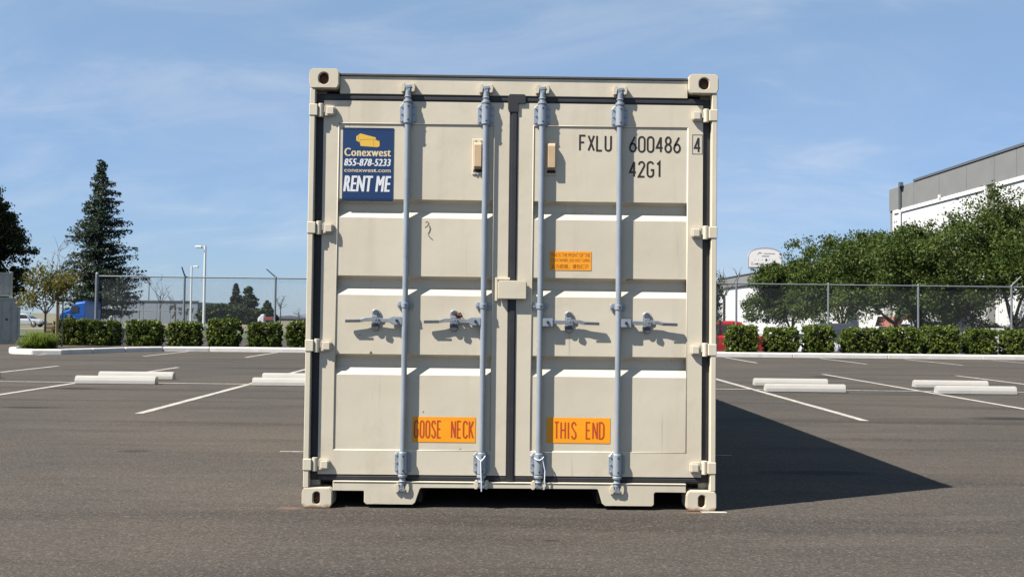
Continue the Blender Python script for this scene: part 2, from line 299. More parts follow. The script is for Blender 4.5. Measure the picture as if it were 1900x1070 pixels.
# ------------------------------------------------------------------ mesh helpers
class MB:
    def __init__(s): s.v, s.f = [], []
    def add(s, vs_, fs):
        o = len(s.v); s.v += [tuple(p) for p in vs_]; s.f += [tuple(i + o for i in q) for q in fs]; return s
    def box(s, x0, x1, y0, y1, z0, z1):
        if x0 > x1: x0, x1 = x1, x0
        return s.add([(x0, y0, z0), (x1, y0, z0), (x1, y1, z0), (x0, y1, z0), (x0, y0, z1), (x1, y0, z1), (x1, y1, z1), (x0, y1, z1)],
                     [(0, 3, 2, 1), (4, 5, 6, 7), (0, 1, 5, 4), (1, 2, 6, 5), (2, 3, 7, 6), (3, 0, 4, 7)])
    def prism(s, poly, axis, a, b):
        """polygon (counter-clockwise seen against the axis) extruded along axis 'x', 'y' or 'z' from a to b"""
        n = len(poly)
        def P(u, w, t):
            return (t, u, w) if axis == 'x' else ((u, t, w) if axis == 'y' else (u, w, t))
        vs_ = [P(u, w, a) for u, w in poly] + [P(u, w, b) for u, w in poly]
        fs = [tuple(range(n)), tuple(range(2 * n - 1, n - 1, -1))] + [(i, i + n, (i + 1) % n + n, (i + 1) % n) for i in range(n)]
        return s.add(vs_, fs)
    def cyl(s, p0, p1, r0, r1=None, n=12, caps=True):
        r1 = r0 if r1 is None else r1
        p0, p1 = Vector(p0), Vector(p1); d = (p1 - p0).normalized()
        a = d.orthogonal().normalized(); b = d.cross(a)
        vs_ = []
        for p, r in ((p0, r0), (p1, r1)):
            for k in range(n):
                t = 2 * math.pi * k / n; vs_.append(p + (a * math.cos(t) + b * math.sin(t)) * r)
        fs = [(k, (k + 1) % n, n + (k + 1) % n, n + k) for k in range(n)]
        if caps: fs += [tuple(range(n - 1, -1, -1)), tuple(range(n, 2 * n))]
        return s.add(vs_, fs)
    def tube(s, pts, rs, n=6):
        if not hasattr(rs, '__len__'): rs = [rs] * len(pts)
        for i in range(len(pts) - 1): s.cyl(pts[i], pts[i + 1], rs[i], rs[i + 1], n)
        return s
    def ribbon(s, pts, w, y):
        """flat stroke of width w through (x, z) points, lying in the plane y and facing -y"""
        n = len(pts); closed = (abs(pts[0][0] - pts[-1][0]) + abs(pts[0][1] - pts[-1][1])) < 1e-6
        if closed: pts = pts[:-1]; n -= 1
        P = [Vector((p[0], p[1])) for p in pts]; L_, R_ = [], []
        for i in range(n):
            a = P[(i - 1) % n] if (closed or i > 0) else None; b = P[(i + 1) % n] if (closed or i < n - 1) else None
            d1 = (P[i] - a).normalized() if a is not None else None; d2 = (b - P[i]).normalized() if b is not None else None
            d1 = d1 or d2; d2 = d2 or d1
            t = d1 + d2
            t = t.normalized() if t.length > 1e-6 else d1
            nrm = Vector((-t.y, t.x)); k = 1.0 / max(0.35, nrm.dot(Vector((-d1.y, d1.x))))
            L_.append(P[i] + nrm * (w / 2 * k)); R_.append(P[i] - nrm * (w / 2 * k))
        vs_ = [(p.x, y, p.y) for p in L_] + [(p.x, y, p.y) for p in R_]
        m = n if closed else n - 1
        fs = [(i, n + i, n + (i + 1) % n, (i + 1) % n) for i in range(m)]
        return s.add(vs_, fs)
    def mesh(s, name, bevel=0.0, seg=1, fix=True):
        me = bpy.data.meshes.new(name); me.from_pydata(s.v, [], s.f)
        if fix or bevel > 0:
            bm = bmesh.new(); bm.from_mesh(me)
            if fix: bmesh.ops.recalc_face_normals(bm, faces=bm.faces)
            if bevel > 0:
                ed = [e for e in bm.edges if len(e.link_faces) == 2 and e.calc_face_angle(0) > 0.5]
                bmesh.ops.bevel(bm, geom=ed, offset=bevel, segments=seg, affect='EDGES', clamp_overlap=True)
            bm.to_mesh(me); bm.free()
        return me
    def build(s, name, m, parent=None, bevel=0.0, seg=1, smooth=False, fix=True):
        me = s.mesh(name, bevel, seg, fix)
        if smooth: me.polygons.foreach_set('use_smooth', [True] * len(me.polygons))
        return obj(name, me, m, parent)

def obj(name, me, m=None, parent=None):
    o = bpy.data.objects.new(name, me); COL.objects.link(o)
    if m is not None and me is not None and not me.materials: me.materials.append(m)
    if parent is not None: o.parent = parent
    return o
def empty(name, loc=(0, 0, 0), rz=0.0):
    o = bpy.data.objects.new(name, None); COL.objects.link(o); o.location = loc; o.rotation_euler = (0, 0, rz); o.empty_display_size = 0.2; return o
def tag(o, label, cat=None, group=None, kind=None):
    o['label'] = label
    if cat: o['category'] = cat
    if group: o['group'] = group
    if kind: o['kind'] = kind
    return o
def copy_tree(o, parent=None):
    c = o.copy(); COL.objects.link(c); c.parent = parent
    for ch in o.children: copy_tree(ch, c)
    return c
def np_mesh(name, V, F):
    """V (n,3), F (m,k) equal sized faces"""
    me = bpy.data.meshes.new(name); k = F.shape[1]
    me.vertices.add(len(V)); me.vertices.foreach_set('co', V.astype(np.float32).ravel())
    me.loops.add(F.size); me.loops.foreach_set('vertex_index', F.astype(np.int32).ravel())
    me.polygons.add(len(F)); me.polygons.foreach_set('loop_start', np.arange(0, F.size, k, dtype=np.int32))
    me.update(calc_edges=True); return me
def leaf_mesh(name, C, size, out=None, aspect=0.55, flat=0.0, rng=RNG):
    """one kite-shaped leaf of its own for every centre in C; out = directions the leaves lean to"""
    n = len(C); d = rng.normal(size=(n, 3)); d /= np.linalg.norm(d, axis=1)[:, None]
    if out is not None:
        d = d + out * 0.9; d /= np.linalg.norm(d, axis=1)[:, None] + 1e-9
    nr = rng.normal(size=(n, 3)); nr[:, 2] += flat
    if out is not None: nr = nr + out * 0.6
    s = np.cross(d, nr); s /= np.linalg.norm(s, axis=1)[:, None] + 1e-9
    L = (size * rng.uniform(0.65, 1.35, n))[:, None]
    V = np.stack([C - d * L * 0.5, C + s * L * aspect * 0.5 - d * L * 0.05, C + d * L * 0.5, C - s * L * aspect * 0.5 - d * L * 0.05], 1).reshape(-1, 3)
    F = np.arange(n * 4).reshape(n, 4)
    return np_mesh(name, V, F)
def text_mesh(body, height, width=None, bold=0.0, shear=0.0, space=1.0):
    """built-in font as a flat mesh in the x-z plane facing -y, lower left corner at the origin"""
    cu = bpy.data.curves.new("lettering_curve", 'FONT'); cu.body = body; cu.offset = bold; cu.shear = shear; cu.space_character = space; cu.resolution_u = 3
    o = bpy.data.objects.new("lettering_curve", cu); COL.objects.link(o)
    bpy.context.view_layer.update()
    me = bpy.data.meshes.new_from_object(o.evaluated_get(bpy.context.evaluated_depsgraph_get()))
    bpy.data.objects.remove(o); bpy.data.curves.remove(cu)
    n = len(me.vertices); co = np.empty(n * 3, np.float32); me.vertices.foreach_get('co', co); co = co.reshape(-1, 3)
    lo, hi = co.min(0), co.max(0); sz = np.maximum(hi - lo, 1e-6)
    sy = height / sz[1]; sx = sy if width is None else width / sz[0]
    new = np.stack([(co[:, 0] - lo[0]) * sx, np.zeros(n), (co[:, 1] - lo[1]) * sy], 1).astype(np.float32)
    me.vertices.foreach_set('co', new.ravel()); me.update(); me.materials.clear(); return me

def arc(cx, cz, rx, rz, a0, a1, n=8):
    return [(cx + rx * math.cos(math.radians(a0 + (a1 - a0) * i / n)), cz + rz * math.sin(math.radians(a0 + (a1 - a0) * i / n))) for i in range(n + 1)]
W_ = 0.40
GLYPH = {   # stroke letters on a box 0.40 wide and 1 high
 'F': [[(0, 0), (0, 1), (W_, 1)], [(0.02, .54), (.30, .54)]], 'X': [[(0, 0), (W_, 1)], [(0, 1), (W_, 0)]], 'L': [[(0, 1), (0, 0), (.36, 0)]],
 'U': [[(0, 1), (0, .18)] + arc(.2, .18, .2, .18, 180, 360, 8)[1:] + [(W_, 1)]],
 '0': [arc(.2, .8, .2, .2, 180, 0, 8) + arc(.2, .2, .2, .2, 0, -180, 8) + [(0, .8)]],
 '6': [[(.34, 1), (.06, .48)] + arc(.2, .27, .2, .27, 150, 510, 14)[1:]],
 '8': [arc(.2, .76, .17, .24, -90, 270, 14), arc(.2, .26, .2, .26, 90, 450, 14)],
 '4': [[(.30, 0), (.30, 1.0)], [(.29, .97), (.01, .29), (.42, .29)]],
 '2': [arc(.2, .78, .19, .22, 175, -20, 8) + [(0, 0), (W_, 0)]],
 'G': [arc(.2, .8, .2, .2, 15, 180, 7) + arc(.2, .2, .2, .2, 180, 360, 8) + [(W_, .46), (.22, .46)]],
 '1': [[(.06, .84), (.22, 1), (.22, 0)]],
 'R': [[(0, 0), (0, 1), (.20, 1)] + arc(.20, .74, .20, .26, 90, -90, 8)[1:] + [(.02, .48)], [(.18, .48), (W_, 0)]],
 'M': [[(0, 0), (0, 1)], [(W_, 0), (W_, 1)], [(.03, .98), (W_ / 2, .30)], [(W_ - .03, .98), (W_ / 2, .30)]],
 'O': [arc(.2, .8, .2, .2, 180, 0, 8) + arc(.2, .2, .2, .2, 0, -180, 8) + [(0, .8)]],
 'S': [arc(.2, .78, .19, .22, 10, 180, 6) + [(.02, .70), (.36, .36)] + arc(.2, .2, .2, .2, 0, -170, 6)],
 'E': [[(.36, 0), (0, 0), (0, 1), (.36, 1)], [(.02, .52), (.3, .52)]], 'N': [[(0, 0), (0, 1)], [(W_, 0), (W_, 1)], [(0.02, .98), (W_ - .02, .02)]],
 'C': [arc(.2, .8, .2, .2, 5, 180, 7) + arc(.2, .2, .2, .2, 180, 355, 7)],
 'K': [[(0, 0), (0, 1)], [(W_, 1), (.02, .42)], [(.12, .56), (W_, 0)]],
 'T': [[(0, 1), (W_, 1)], [(.2, .97), (.2, 0)]], 'H': [[(0, 0), (0, 1)], [(W_, 0), (W_, 1)], [(.02, .52), (W_ - .02, .52)]], 'I': [[(.08, 0), (.08, 1)]],
 'D': [[(0, 0), (0, 1), (.16, 1)] + arc(.16, .76, .24, .24, 90, 0, 5)[1:] + arc(.16, .24, .24, .24, 0, -90, 5) + [(0, 0)]],
}
def stroke_text(word, x, z, h, wd, t, y, gap=None, step=0.00006):
    """stroke lettering: x, z lower left, h height, wd letter width, t stroke width"""
    mb = MB(); k = 0
    for ch in word:
        if ch == ' ': x += wd * 0.9; continue
        for st in GLYPH[ch]:
            mb.ribbon([(x + u / W_ * wd, z + t / 2 + w * (h - t)) for u, w in st], t, y - k * step); k += 1
        x += wd * (0.45 if ch == 'I' else 1.0) + (t * 1.6 if gap is None else gap)
    return mb

# ------------------------------------------------------------------ terrain and setting
def zt(x, y):
    t = min(1.0, max(0.0, (y - 26.9) / 6.0)); return -0.6 * t * t * (3 - 2 * t)
def sheet(name, m, xs, ys, dz, kind='structure', label=None):
    V = [(x, y, zt(x, y) + dz) for y in ys for x in xs]; n = len(xs)
    F = [(j * n + i, j * n + i + 1, (j + 1) * n + i + 1, (j + 1) * n + i) for j in range(len(ys) - 1) for i in range(n - 1)]
    mb = MB(); mb.add(V, F); o = mb.build(name, m, None, fix=False); o['kind'] = kind
    if label: o['label'] = label
    return o
def field_mat():
    m = bpy.data.materials.new("dry_field"); m.use_nodes = True; nt = m.node_tree; N, L = nt.nodes.new, nt.links.new
    b = nt.nodes['Principled BSDF']; b.inputs['Roughness'].default_value = 0.95
    tc = N("ShaderNodeTexCoord"); mp = N("ShaderNodeMapping"); mp.inputs['Scale'].default_value = (0.25, 1, 1); L(tc.outputs['Object'], mp.inputs[0])
    n = N("ShaderNodeTexNoise"); n.inputs['Scale'].default_value = 0.12; n.inputs['Detail'].default_value = 8; L(mp.outputs[0], n.inputs['Vector'])
    cr = N("ShaderNodeValToRGB"); cr.color_ramp.elements[0].position = 0.35; cr.color_ramp.elements[1].position = 0.65
    cr.color_ramp.elements[0].color = (0.05, 0.056, 0.023, 1); cr.color_ramp.elements[1].color = (0.132, 0.109, 0.069, 1)
    L(n.outputs[0], cr.inputs[0]); L(cr.outputs[0], b.inputs['Base Color']); return m
YS = [-60, -20, 0, 10, 20, 26.9] + [27.9 + i for i in range(6)] + [40, 60, 100, 200, 400, 900, 2000, 5000]
ground = sheet('ground', field_mat(), [-5000, -1500, -400, -100, 0, 100, 400, 1500, 5000], YS, -0.03)
lot = sheet('parking_lot', ASPHALT, [-70, -30, 0, 30, 70], [-40, -10, 5, 15, 26.9] + [27.9 + i for i in range(6)] + [40, 52, 66], 0.0)
GREENGRASS = mat("verge_grass", (0.0396, 0.0495, 0.01452), 0.95, var=0.35, vscale=0.7)
verge = sheet('grass_verge', GREENGRASS, [-60, -20, -2], [66.3, 80, 96], 0.02)
backlot = sheet('back_parking_lot', mat("old_asphalt", (0.0495, 0.0495, 0.05148), 0.9, var=0.2, vscale=0.6), [-1.9, 12, 30.9], [66.05, 90, 140], 0.0)

def flat_line(name, x0, y0, x1, y1, w, z=0.004, parent=None, label=None):
    """painted stripe: thin worn sheet with slightly uneven sides"""
    d = Vector((x1 - x0, y1 - y0)); n = max(2, int(d.length / 0.25)); d.normalize(); nn = Vector((-d.y, d.x)); V, F = [], []
    for i in range(n + 1):
        t = i / n; c = Vector((x0 + (x1 - x0) * t, y0 + (y1 - y0) * t))
        a = c + nn * (w / 2 + random.uniform(-.006, .006)); b = c - nn * (w / 2 + random.uniform(-.006, .006))
        V += [(a.x, a.y, z), (b.x, b.y, z)]
        if i: F.append((2 * i - 2, 2 * i - 1, 2 * i + 1, 2 * i))
    mb = MB(); mb.add(V, F); o = mb.build(name, LINE, parent, fix=False)
    if label: o['label'] = label
    return o
for x in (-9.4, -6.87, -4.12, 4.11, 6.88, 9.75, 12.5):
    flat_line('painted_line', x, 5.3, x, 15.0, 0.10, parent=lot)
flat_line('painted_line', -18, 10.13, 18, 10.13, 0.09, z=0.008, parent=lot)
for x in (-12.3, -9.5, -6.8, 6.85, 9.8, 12.4, 15.1):
    flat_line('painted_line', x, 20.2, x, 23.95, 0.10, parent=lot)
flat_line('painted_line', -1.87, 2.34, 1.88, 2.37, 0.03, parent=lot)
flat_line('painted_line', 1.12, -0.035, 1.27, -0.03, 0.05, parent=lot)

# kerb: rows of cast segments along the planting bed, curving round its left end
def kerb():
    root = empty('kerb', (0, 24.0, 0)); root['kind'] = 'structure'
    def seg(a, b, wdt=0.16):
        a, b = Vector((*a, 0)), Vector((*b, 0)); d = (b - a).normalized(); n = Vector((-d.y, d.x, 0))
        prof = [(0, -0.06), (0, 0.115), (0.03, 0.145), (wdt, 0.145), (wdt, -0.06)]
        a2, b2 = a + d * 0.006, b - d * 0.006; mb = MB()
        V = [a2 + n * u + Vector((0, 0, w)) for u, w in prof] + [b2 + n * u + Vector((0, 0, w)) for u, w in prof]; k = len(prof)
        mb.add([v - Vector((0, 24.0, 0)) for v in V], [tuple(range(k)), tuple(range(2 * k - 1, k - 1, -1))] + [(i, (i + 1) % k, k + (i + 1) % k, k + i) for i in range(k)])
        mb.build('kerb_stone', CONCRETE, root, bevel=0.012)
    pts = [(-12.95, 20.9), (-12.2, 20.45), (-11.6, 20.6), (-11.25, 21.5), (-11.0, 22.7), (-10.4, 23.5), (-9.4, 23.95)]
    pts = [(-14.2, 23.6), (-13.9, 21.9), (-13.35, 20.9), (-12.6, 20.55), (-11.9, 20.75), (-11.45, 21.7), (-11.0, 22.9), (-10.2, 23.75)]
    x = -8.9; first = pts[-1]
    for i in range(len(pts) - 1): seg(pts[i], pts[i + 1])
    seg(first, (x, 24.05))
    while x < 20: seg((x, 24.05 + (x + 9) * 0.02), (x + 3.0, 24.05 + (x + 12) * 0.02)); x += 3.0
    return root
kerb()
bed = MB()
bpts = [(-14.05, 27.4), (-14.1, 23.6), (-13.8, 21.95), (-13.3, 21.02), (-12.6, 20.7), (-12.0, 20.9), (-11.58, 21.75), (-11.12, 22.97), (-10.28, 23.85), (-8.9, 24.14), (20.5, 24.75), (20.5, 27.4)]
bed.prism(bpts, 'z', -0.5, 0.10)
bed_o = bed.build('planting_bed', MULCH, None); bed_o['kind'] = 'structure'

# ------------------------------------------------------------------ the shipping container
W2, H, LEN = 1.219, 2.591, 12.192
box = empty('shipping_container', (0, 0, 0))
tag(box, 'large cream steel shipping container with closed doors standing on the asphalt', 'container')

def oval(cx, cz, rx, rz, n=16):
    """upright slot outline"""
    s = max(0.0, rz - rx)
    return [(cx + rx * math.cos(t), cz + rx * math.sin(t) + (s if math.sin(t) >= 0 else -s)) for t in [2 * math.pi * i / n + 0.01 for i in range(n)]]
def casting_mesh(sx, top, front=True):
    """hollow cast corner block with an oval hole in its end face"""
    x0, x1 = W2 - 0.178, W2; z0, z1 = (H - 0.118, H) if top else (0.0, 0.118)
    cz = (z0 + z1) / 2; cx = (x0 + x1) / 2 + 0.002
    rx, rz = (0.030, 0.035) if top else (0.0205, 0.036)
    n = 24; hole = []; outer = []
    for i in range(n):
        t = 2 * math.pi * (i + 0.5) / n; c, s_ = math.cos(t), math.sin(t)
        off = max(0, rz - rx) * (1 if s_ > 0 else -1); hole.append((cx + rx * c, cz + rx * s_ + off))
        hx, hz = (x1 - x0) / 2, (z1 - z0) / 2; k = min(hx / abs(c) if abs(c) > 1e-6 else 9, hz / abs(s_) if abs(s_) > 1e-6 else 9)
        outer.append(((x0 + x1) / 2 + c * k, cz + s_ * k))
    mb = MB(); V = [(p[0], 0.0, p[1]) for p in outer] + [(p[0], 0.0, p[1]) for p in hole] + [(p[0], 0.020, p[1]) for p in hole] + [(p[0], 0.162, p[1]) for p in outer]
    F = [(i, (i + 1) % n, n + (i + 1) % n, n + i) for i in range(n)] + [(n + i, n + (i + 1) % n, 2 * n + (i + 1) % n, 2 * n + i) for i in range(n)]
    F += [(i, 3 * n + i, 3 * n + (i + 1) % n, (i + 1) % n) for i in range(n)] + [tuple(3 * n + i for i in range(n))]
    mb.add(V, F); me_v = [(sx * v[0], v[1], v[2]) for v in mb.v]; mb.v = me_v
    return mb, (cx, cz)
for sx in (-1, 1):
    for top in (False, True):
        mb, (cx, cz) = casting_mesh(sx, top)
        c = mb.build('corner_casting', CREAM, box, bevel=0.005, seg=2)
        hb = MB(); hb.prism([(sx * cx + u, cz + w) for u, w in ((-.05, -.045), (.05, -.045), (.05, .045), (-.05, .045))], 'y', 0.030, 0.034)
        hb.build('hole_back', RUSTHOLE, c)
        r = MB(); r.box(sx * (W2 - 0.178), sx * W2, LEN - 0.162, LEN, *((H - .118, H) if top else (0, .118))); r.build('corner_casting', CREAM, box, bevel=0.005)
    p = MB(); p.box(sx * 1.181, sx * 1.2125, 0.005, 0.14, 0.1185, H - 0.1185)
    p.box(sx * 1.128, sx * 1.1808, 0.092, 0.14, 0.1185, H - 0.1185)
    p.build('corner_post', CREAM, box, bevel=0.003)
    p = MB(); p.box(sx * 1.13, sx * 1.2125, LEN - 0.14, LEN - 0.005, 0.1185, H - 0.1185); p.build('corner_post', CREAM, box, bevel=0.003)
    # long side: corrugated wall between a top and a bottom rail
    mb = MB(); prof = []; y = 0.14
    while y < LEN - 0.30:
        prof += [(y, 0.0), (y + 0.072, 0.0), (y + 0.140, 0.036), (y + 0.212, 0.036)]; y += 0.278
    prof += [(LEN - 0.14, 0.0)]
    n = len(prof); V = [(sx * (1.205 - d), yy, 0.185) for yy, d in prof] + [(sx * (1.205 - d), yy, H - 0.085) for yy, d in prof]
    mb.add(V, [(i, i + 1, n + i + 1, n + i) for i in range(n - 1)]); mb.build('side_wall', CREAM, box, fix=False)
    mb = MB(); mb.box(sx * 1.155, sx * 1.213, 0.163, LEN - 0.163, H - 0.085, H - 0.022); mb.build('top_rail', CREAM, box, bevel=0.004)
    mb = MB(); mb.box(sx * 1.160, sx * 1.2135, 0.163, LEN - 0.163, 0.02, 0.185); mb.build('bottom_rail', CREAM, box, bevel=0.004)
mb = MB(); mb.box(-1.154, 1.154, 0.122, LEN - 0.01, H - 0.050, H - 0.030); mb.build('roof', CREAM, box)
mb = MB(); mb.box(-1.159, 1.159, 0.105, LEN - 0.11, 0.135, 0.165); mb.build('floor', INNER, box)
mb = MB(); mb.box(-1.128, 1.128, LEN - 0.10, LEN - 0.05, 0.05, H - 0.06); mb.build('rear_wall', CREAM, box)
for sx in (-1, 1):
    mb = MB(); mb.box(sx * 0.52, sx * 0.545, 0.06, 3.2, 0.03, 0.134); mb.build('tunnel_beam', INNER, box)
# header with the dark dirty edge of the roof above it
mb = MB(); mb.box(-1.0405, 1.0405, 0.034, 0.12, 2.449, 2.556); mb.build('header', CREAM, box, bevel=0.003)
mb = MB(); mb.box(-1.0405, 1.0405, 0.026, 0.1215, 2.5565, 2.570); mb.build('header_edge', GUTTER, box, bevel=0.002)
# sill with fork pockets and the gooseneck tunnel opening
sill = [(-1.0405, .1515), (-1.0405, .100), (-.862, .100), (-.856, .094), (-.856, .034), (-.843, .022), (-.572, .022), (-.556, .034), (-.530, .112), (-.522, .120),
        (.514, .122), (.523, .114), (.547, .036), (.562, .024), (.840, .024), (.852, .034), (.852, .099), (.860, .106), (1.0405, .106), (1.0405, .1515)]
mb = MB(); mb.prism(sill, 'y', 0.018, 0.085); mb.build('sill', CREAM, box, bevel=0.0025)
mb = MB(); mb.box(-1.0405, 1.0405, 0.0145, 0.085, 0.1518, 0.1568); mb.build('sill_lip', CREAM, box, bevel=0.001)
for x0, x1 in ((-1.040, -.855), (.853, 1.040)):
    mb = MB(); mb.box(x0, x1, 0.5, 0.52, 0.01, 0.135); mb.build('pocket_back', INNER, box)

# doors: frame, corrugated panel, gaskets, hinges
CH = [(1.823, 1.803, 1.757, 1.712), (1.366, 1.346, 1.298, 1.252), (0.902, 0.881, 0.829, 0.780)]
YF, YP, YC = 0.038, 0.043, 0.079
def door_panel(sx):
    prof = [(2.275, YP)]
    for a, b_, c_, d in CH: prof += [(a, YP), (b_, YC), (c_, YC), (d, YP)]
    prof += [(0.335, YP)]
    x0, x1 = 0.117, 1.045
    mb = MB(); n = len(prof)
    V = [(sx * x0, y, z) for z, y in prof] + [(sx * x1, y, z) for z, y in prof]
    mb.add(V, [(i, i + 1, n + i + 1, n + i) if sx < 0 else (i, n + i, n + i + 1, i + 1) for i in range(n - 1)])
    for x in (x0, x1):                              # channel ends
        for a, b_, c_, d in CH: mb.add([(sx * x, YP, a), (sx * x, YC, b_), (sx * x, YC, c_), (sx * x, YP, d)], [(0, 1, 2, 3)])
    return mb
doors = {}
HINGES = (2.345, 1.645, 0.949, 0.253)
for sx in (-1, 1):
    fr = MB(); x0, x1 = 0.0255, 1.1345
    fr.box(sx * 0.117, sx * 1.045, YF, 0.10, 2.275, 2.4085); fr.box(sx * 0.117, sx * 1.045, YF, 0.10, 0.1935, 0.335)
    fr.box(sx * x0, sx * 0.117, YF, 0.10, 0.1935, 2.4085); fr.box(sx * 1.045, sx * x1, YF, 0.10, 0.1935, 2.4085)
    me = fr.mesh('door'); bm = bmesh.new(); bm.from_mesh(me); bmesh.ops.remove_doubles(bm, verts=bm.verts, dist=1e-5); bm.to_mesh(me); bm.free()
    d = obj('door', me, CREAM, box); doors[sx] = d
    d['label'] = 'door with blue banner, left of the centre gasket' if sx < 0 else 'door with black code numbers, right of the centre gasket'
    door_panel(sx).build('door_panel', CREAM, d, fix=False)
    # a bead of weld round the panel
    bead = MB()
    for (a, b_) in (((sx * .117, 2.275), (sx * 1.045, 2.275)), ((sx * .117, .335), (sx * 1.045, .335)), ((sx * .117, .335), (sx * .117, 2.275)), ((sx * 1.045, .335), (sx * 1.045, 2.275))):
        bead.cyl((a[0], YF + 0.0035, a[1]), (b_[0], YF + 0.0035, b_[1]), 0.0042, n=8)
    bead.build('weld_bead', CREAM, d, smooth=True)
    for k, z in enumerate(HINGES):
        h = MB(); ya = 0.010
        # tapering blade screwed to the door stile, swelling to the knuckle on the post
        h.prism([(sx * 1.063, z - .024), (sx * 1.063, z + .022), (sx * 1.072, z + .029), (sx * 1.125, z + .034), (sx * 1.125, z - .034), (sx * 1.074, z - .031)][::1 if sx > 0 else -1], 'y', ya + 0.006, YF - 0.0005)
        hm = h.build('hinge', CREAM, d, bevel=0.004, seg=2)
        pc = MB(); pc.box(sx * 1.072, sx * 1.113, ya + .0005, ya + .0055, z - .023, z + .021); pc.build('hinge_pad', CREAM, hm, bevel=0.003)
        kn = MB(); kn.cyl((sx * 1.150, 0.026, z - .040), (sx * 1.150, 0.026, z + .040), 0.017, n=14); kn.build('hinge_knuckle', CREAM, hm, smooth=False, bevel=0.002)
        web = MB(); web.prism([(sx * 1.1255, z - .012), (sx * 1.1255, z + .026), (sx * 1.168, z + .006), (sx * 1.168, z - .026)][::1 if sx > 0 else -1], 'y', 0.018, 0.034); web.build('hinge_web', CREAM, hm)
        lug = MB(); lug.box(sx * 1.166, sx * 1.2155, 0.0015, 0.06, z - .034, z + .034); lug.build('hinge_lug', CREAM, hm, bevel=0.003)
    gk = MB(); gk.box(sx * 1.1346, sx * 1.1800, 0.052, 0.0918, 0.1575, 2.449); gk.build('side_gasket', RUBBER, d, bevel=0.003)
    gk = MB(); gk.prism([(0.1575, 0.046), (0.175, 0.0375), (0.1930, 0.0385), (0.1930, .10), (0.1575, .10)], 'x', 0, 0); gk = MB()
    gk.box(sx * 0.0258, sx * 1.134, 0.041, 0.0915, 0.1575, 0.1932); gk.box(sx * 0.0258, sx * 1.134, 0.0365, 0.0408, 0.166, 0.1845); gk.build('bottom_gasket', RUBBER, d, bevel=0.002)
    gk = MB(); gk.box(sx * 0.0258, sx * 1.134, 0.039, 0.0915, 2.4090, 2.4485); gk.box(sx * 0.0258, sx * 1.134, 0.0345, 0.0388, 2.418, 2.436); gk.build('top_gasket', RUBBER, d, bevel=0.002)
gk = MB(); gk.box(-0.0253, 0.0253, 0.034, 0.0915, 0.1577, 2.4483); gk.box(-0.0115, 0.018, 0.030, 0.0338, 0.16, 2.40); gk.build('centre_gasket', RUBBER, box, bevel=0.002)
gk = MB(); gk.prism([(-.030, 2.352), (.026, 2.352), (.026, 2.404), (.070, 2.404), (.070, 2.452), (.060, 2.460), (-.026, 2.460), (-.036, 2.450), (-.036, 2.372)], 'y', 0.0265, 0.0338); gk.build('gasket_corner_piece', RUBBER, box, bevel=0.002)

# lock box that covers the padlock, with a notch plate on the left door
lb = MB(); lb.box(-0.085, 0.088, 0.004, 0.0295, 1.234, 1.346); lbo = lb.build('lock_box', CREAM, box, bevel=0.006, seg=2)
pl = MB(); pl.box(-0.101, -0.0855, 0.026, 0.0375, 1.224, 1.364); pl.box(-0.101, -0.012, 0.0262, 0.0377, 1.349, 1.364); pl.build('lock_box_plate', CREAM, lbo, bevel=0.002)

# ventilators
for sx in (-1, 1):
    v = MB(); v.box(sx * 0.178 + (0.012 if sx > 0 else 0), sx * 0.247 + (0.012 if sx > 0 else 0), 0.0375, 0.0428, 1.975, 2.190); vo = v.build('ventilator', CREAM, doors[sx], bevel=0.003)
    c0 = sx * 0.2125 + (0.014 if sx > 0 else 0)
    v = MB(); v.prism([(0.0370, 2.008), (0.010, 2.020), (0.010, 2.150), (0.018, 2.166), (0.0370, 2.166)], 'x', c0 - 0.022, c0 + 0.022); v.build('ventilator_hood', TAN, vo, bevel=0.002)
    v = MB(); v.box(c0 - .026, c0 + .026, 0.036, 0.0374, 1.990, 2.0075); v.build('ventilator_slot', INNER, vo)
    for dz in (-0.098, 0.098):
        for dx in (-.016, .016):
            b = MB(); b.cyl((c0 + dx, 0.0374, 2.083 + dz), (c0 + dx, 0.033, 2.083 + dz), 0.005, n=8); b.build('rivet', CREAM, vo)

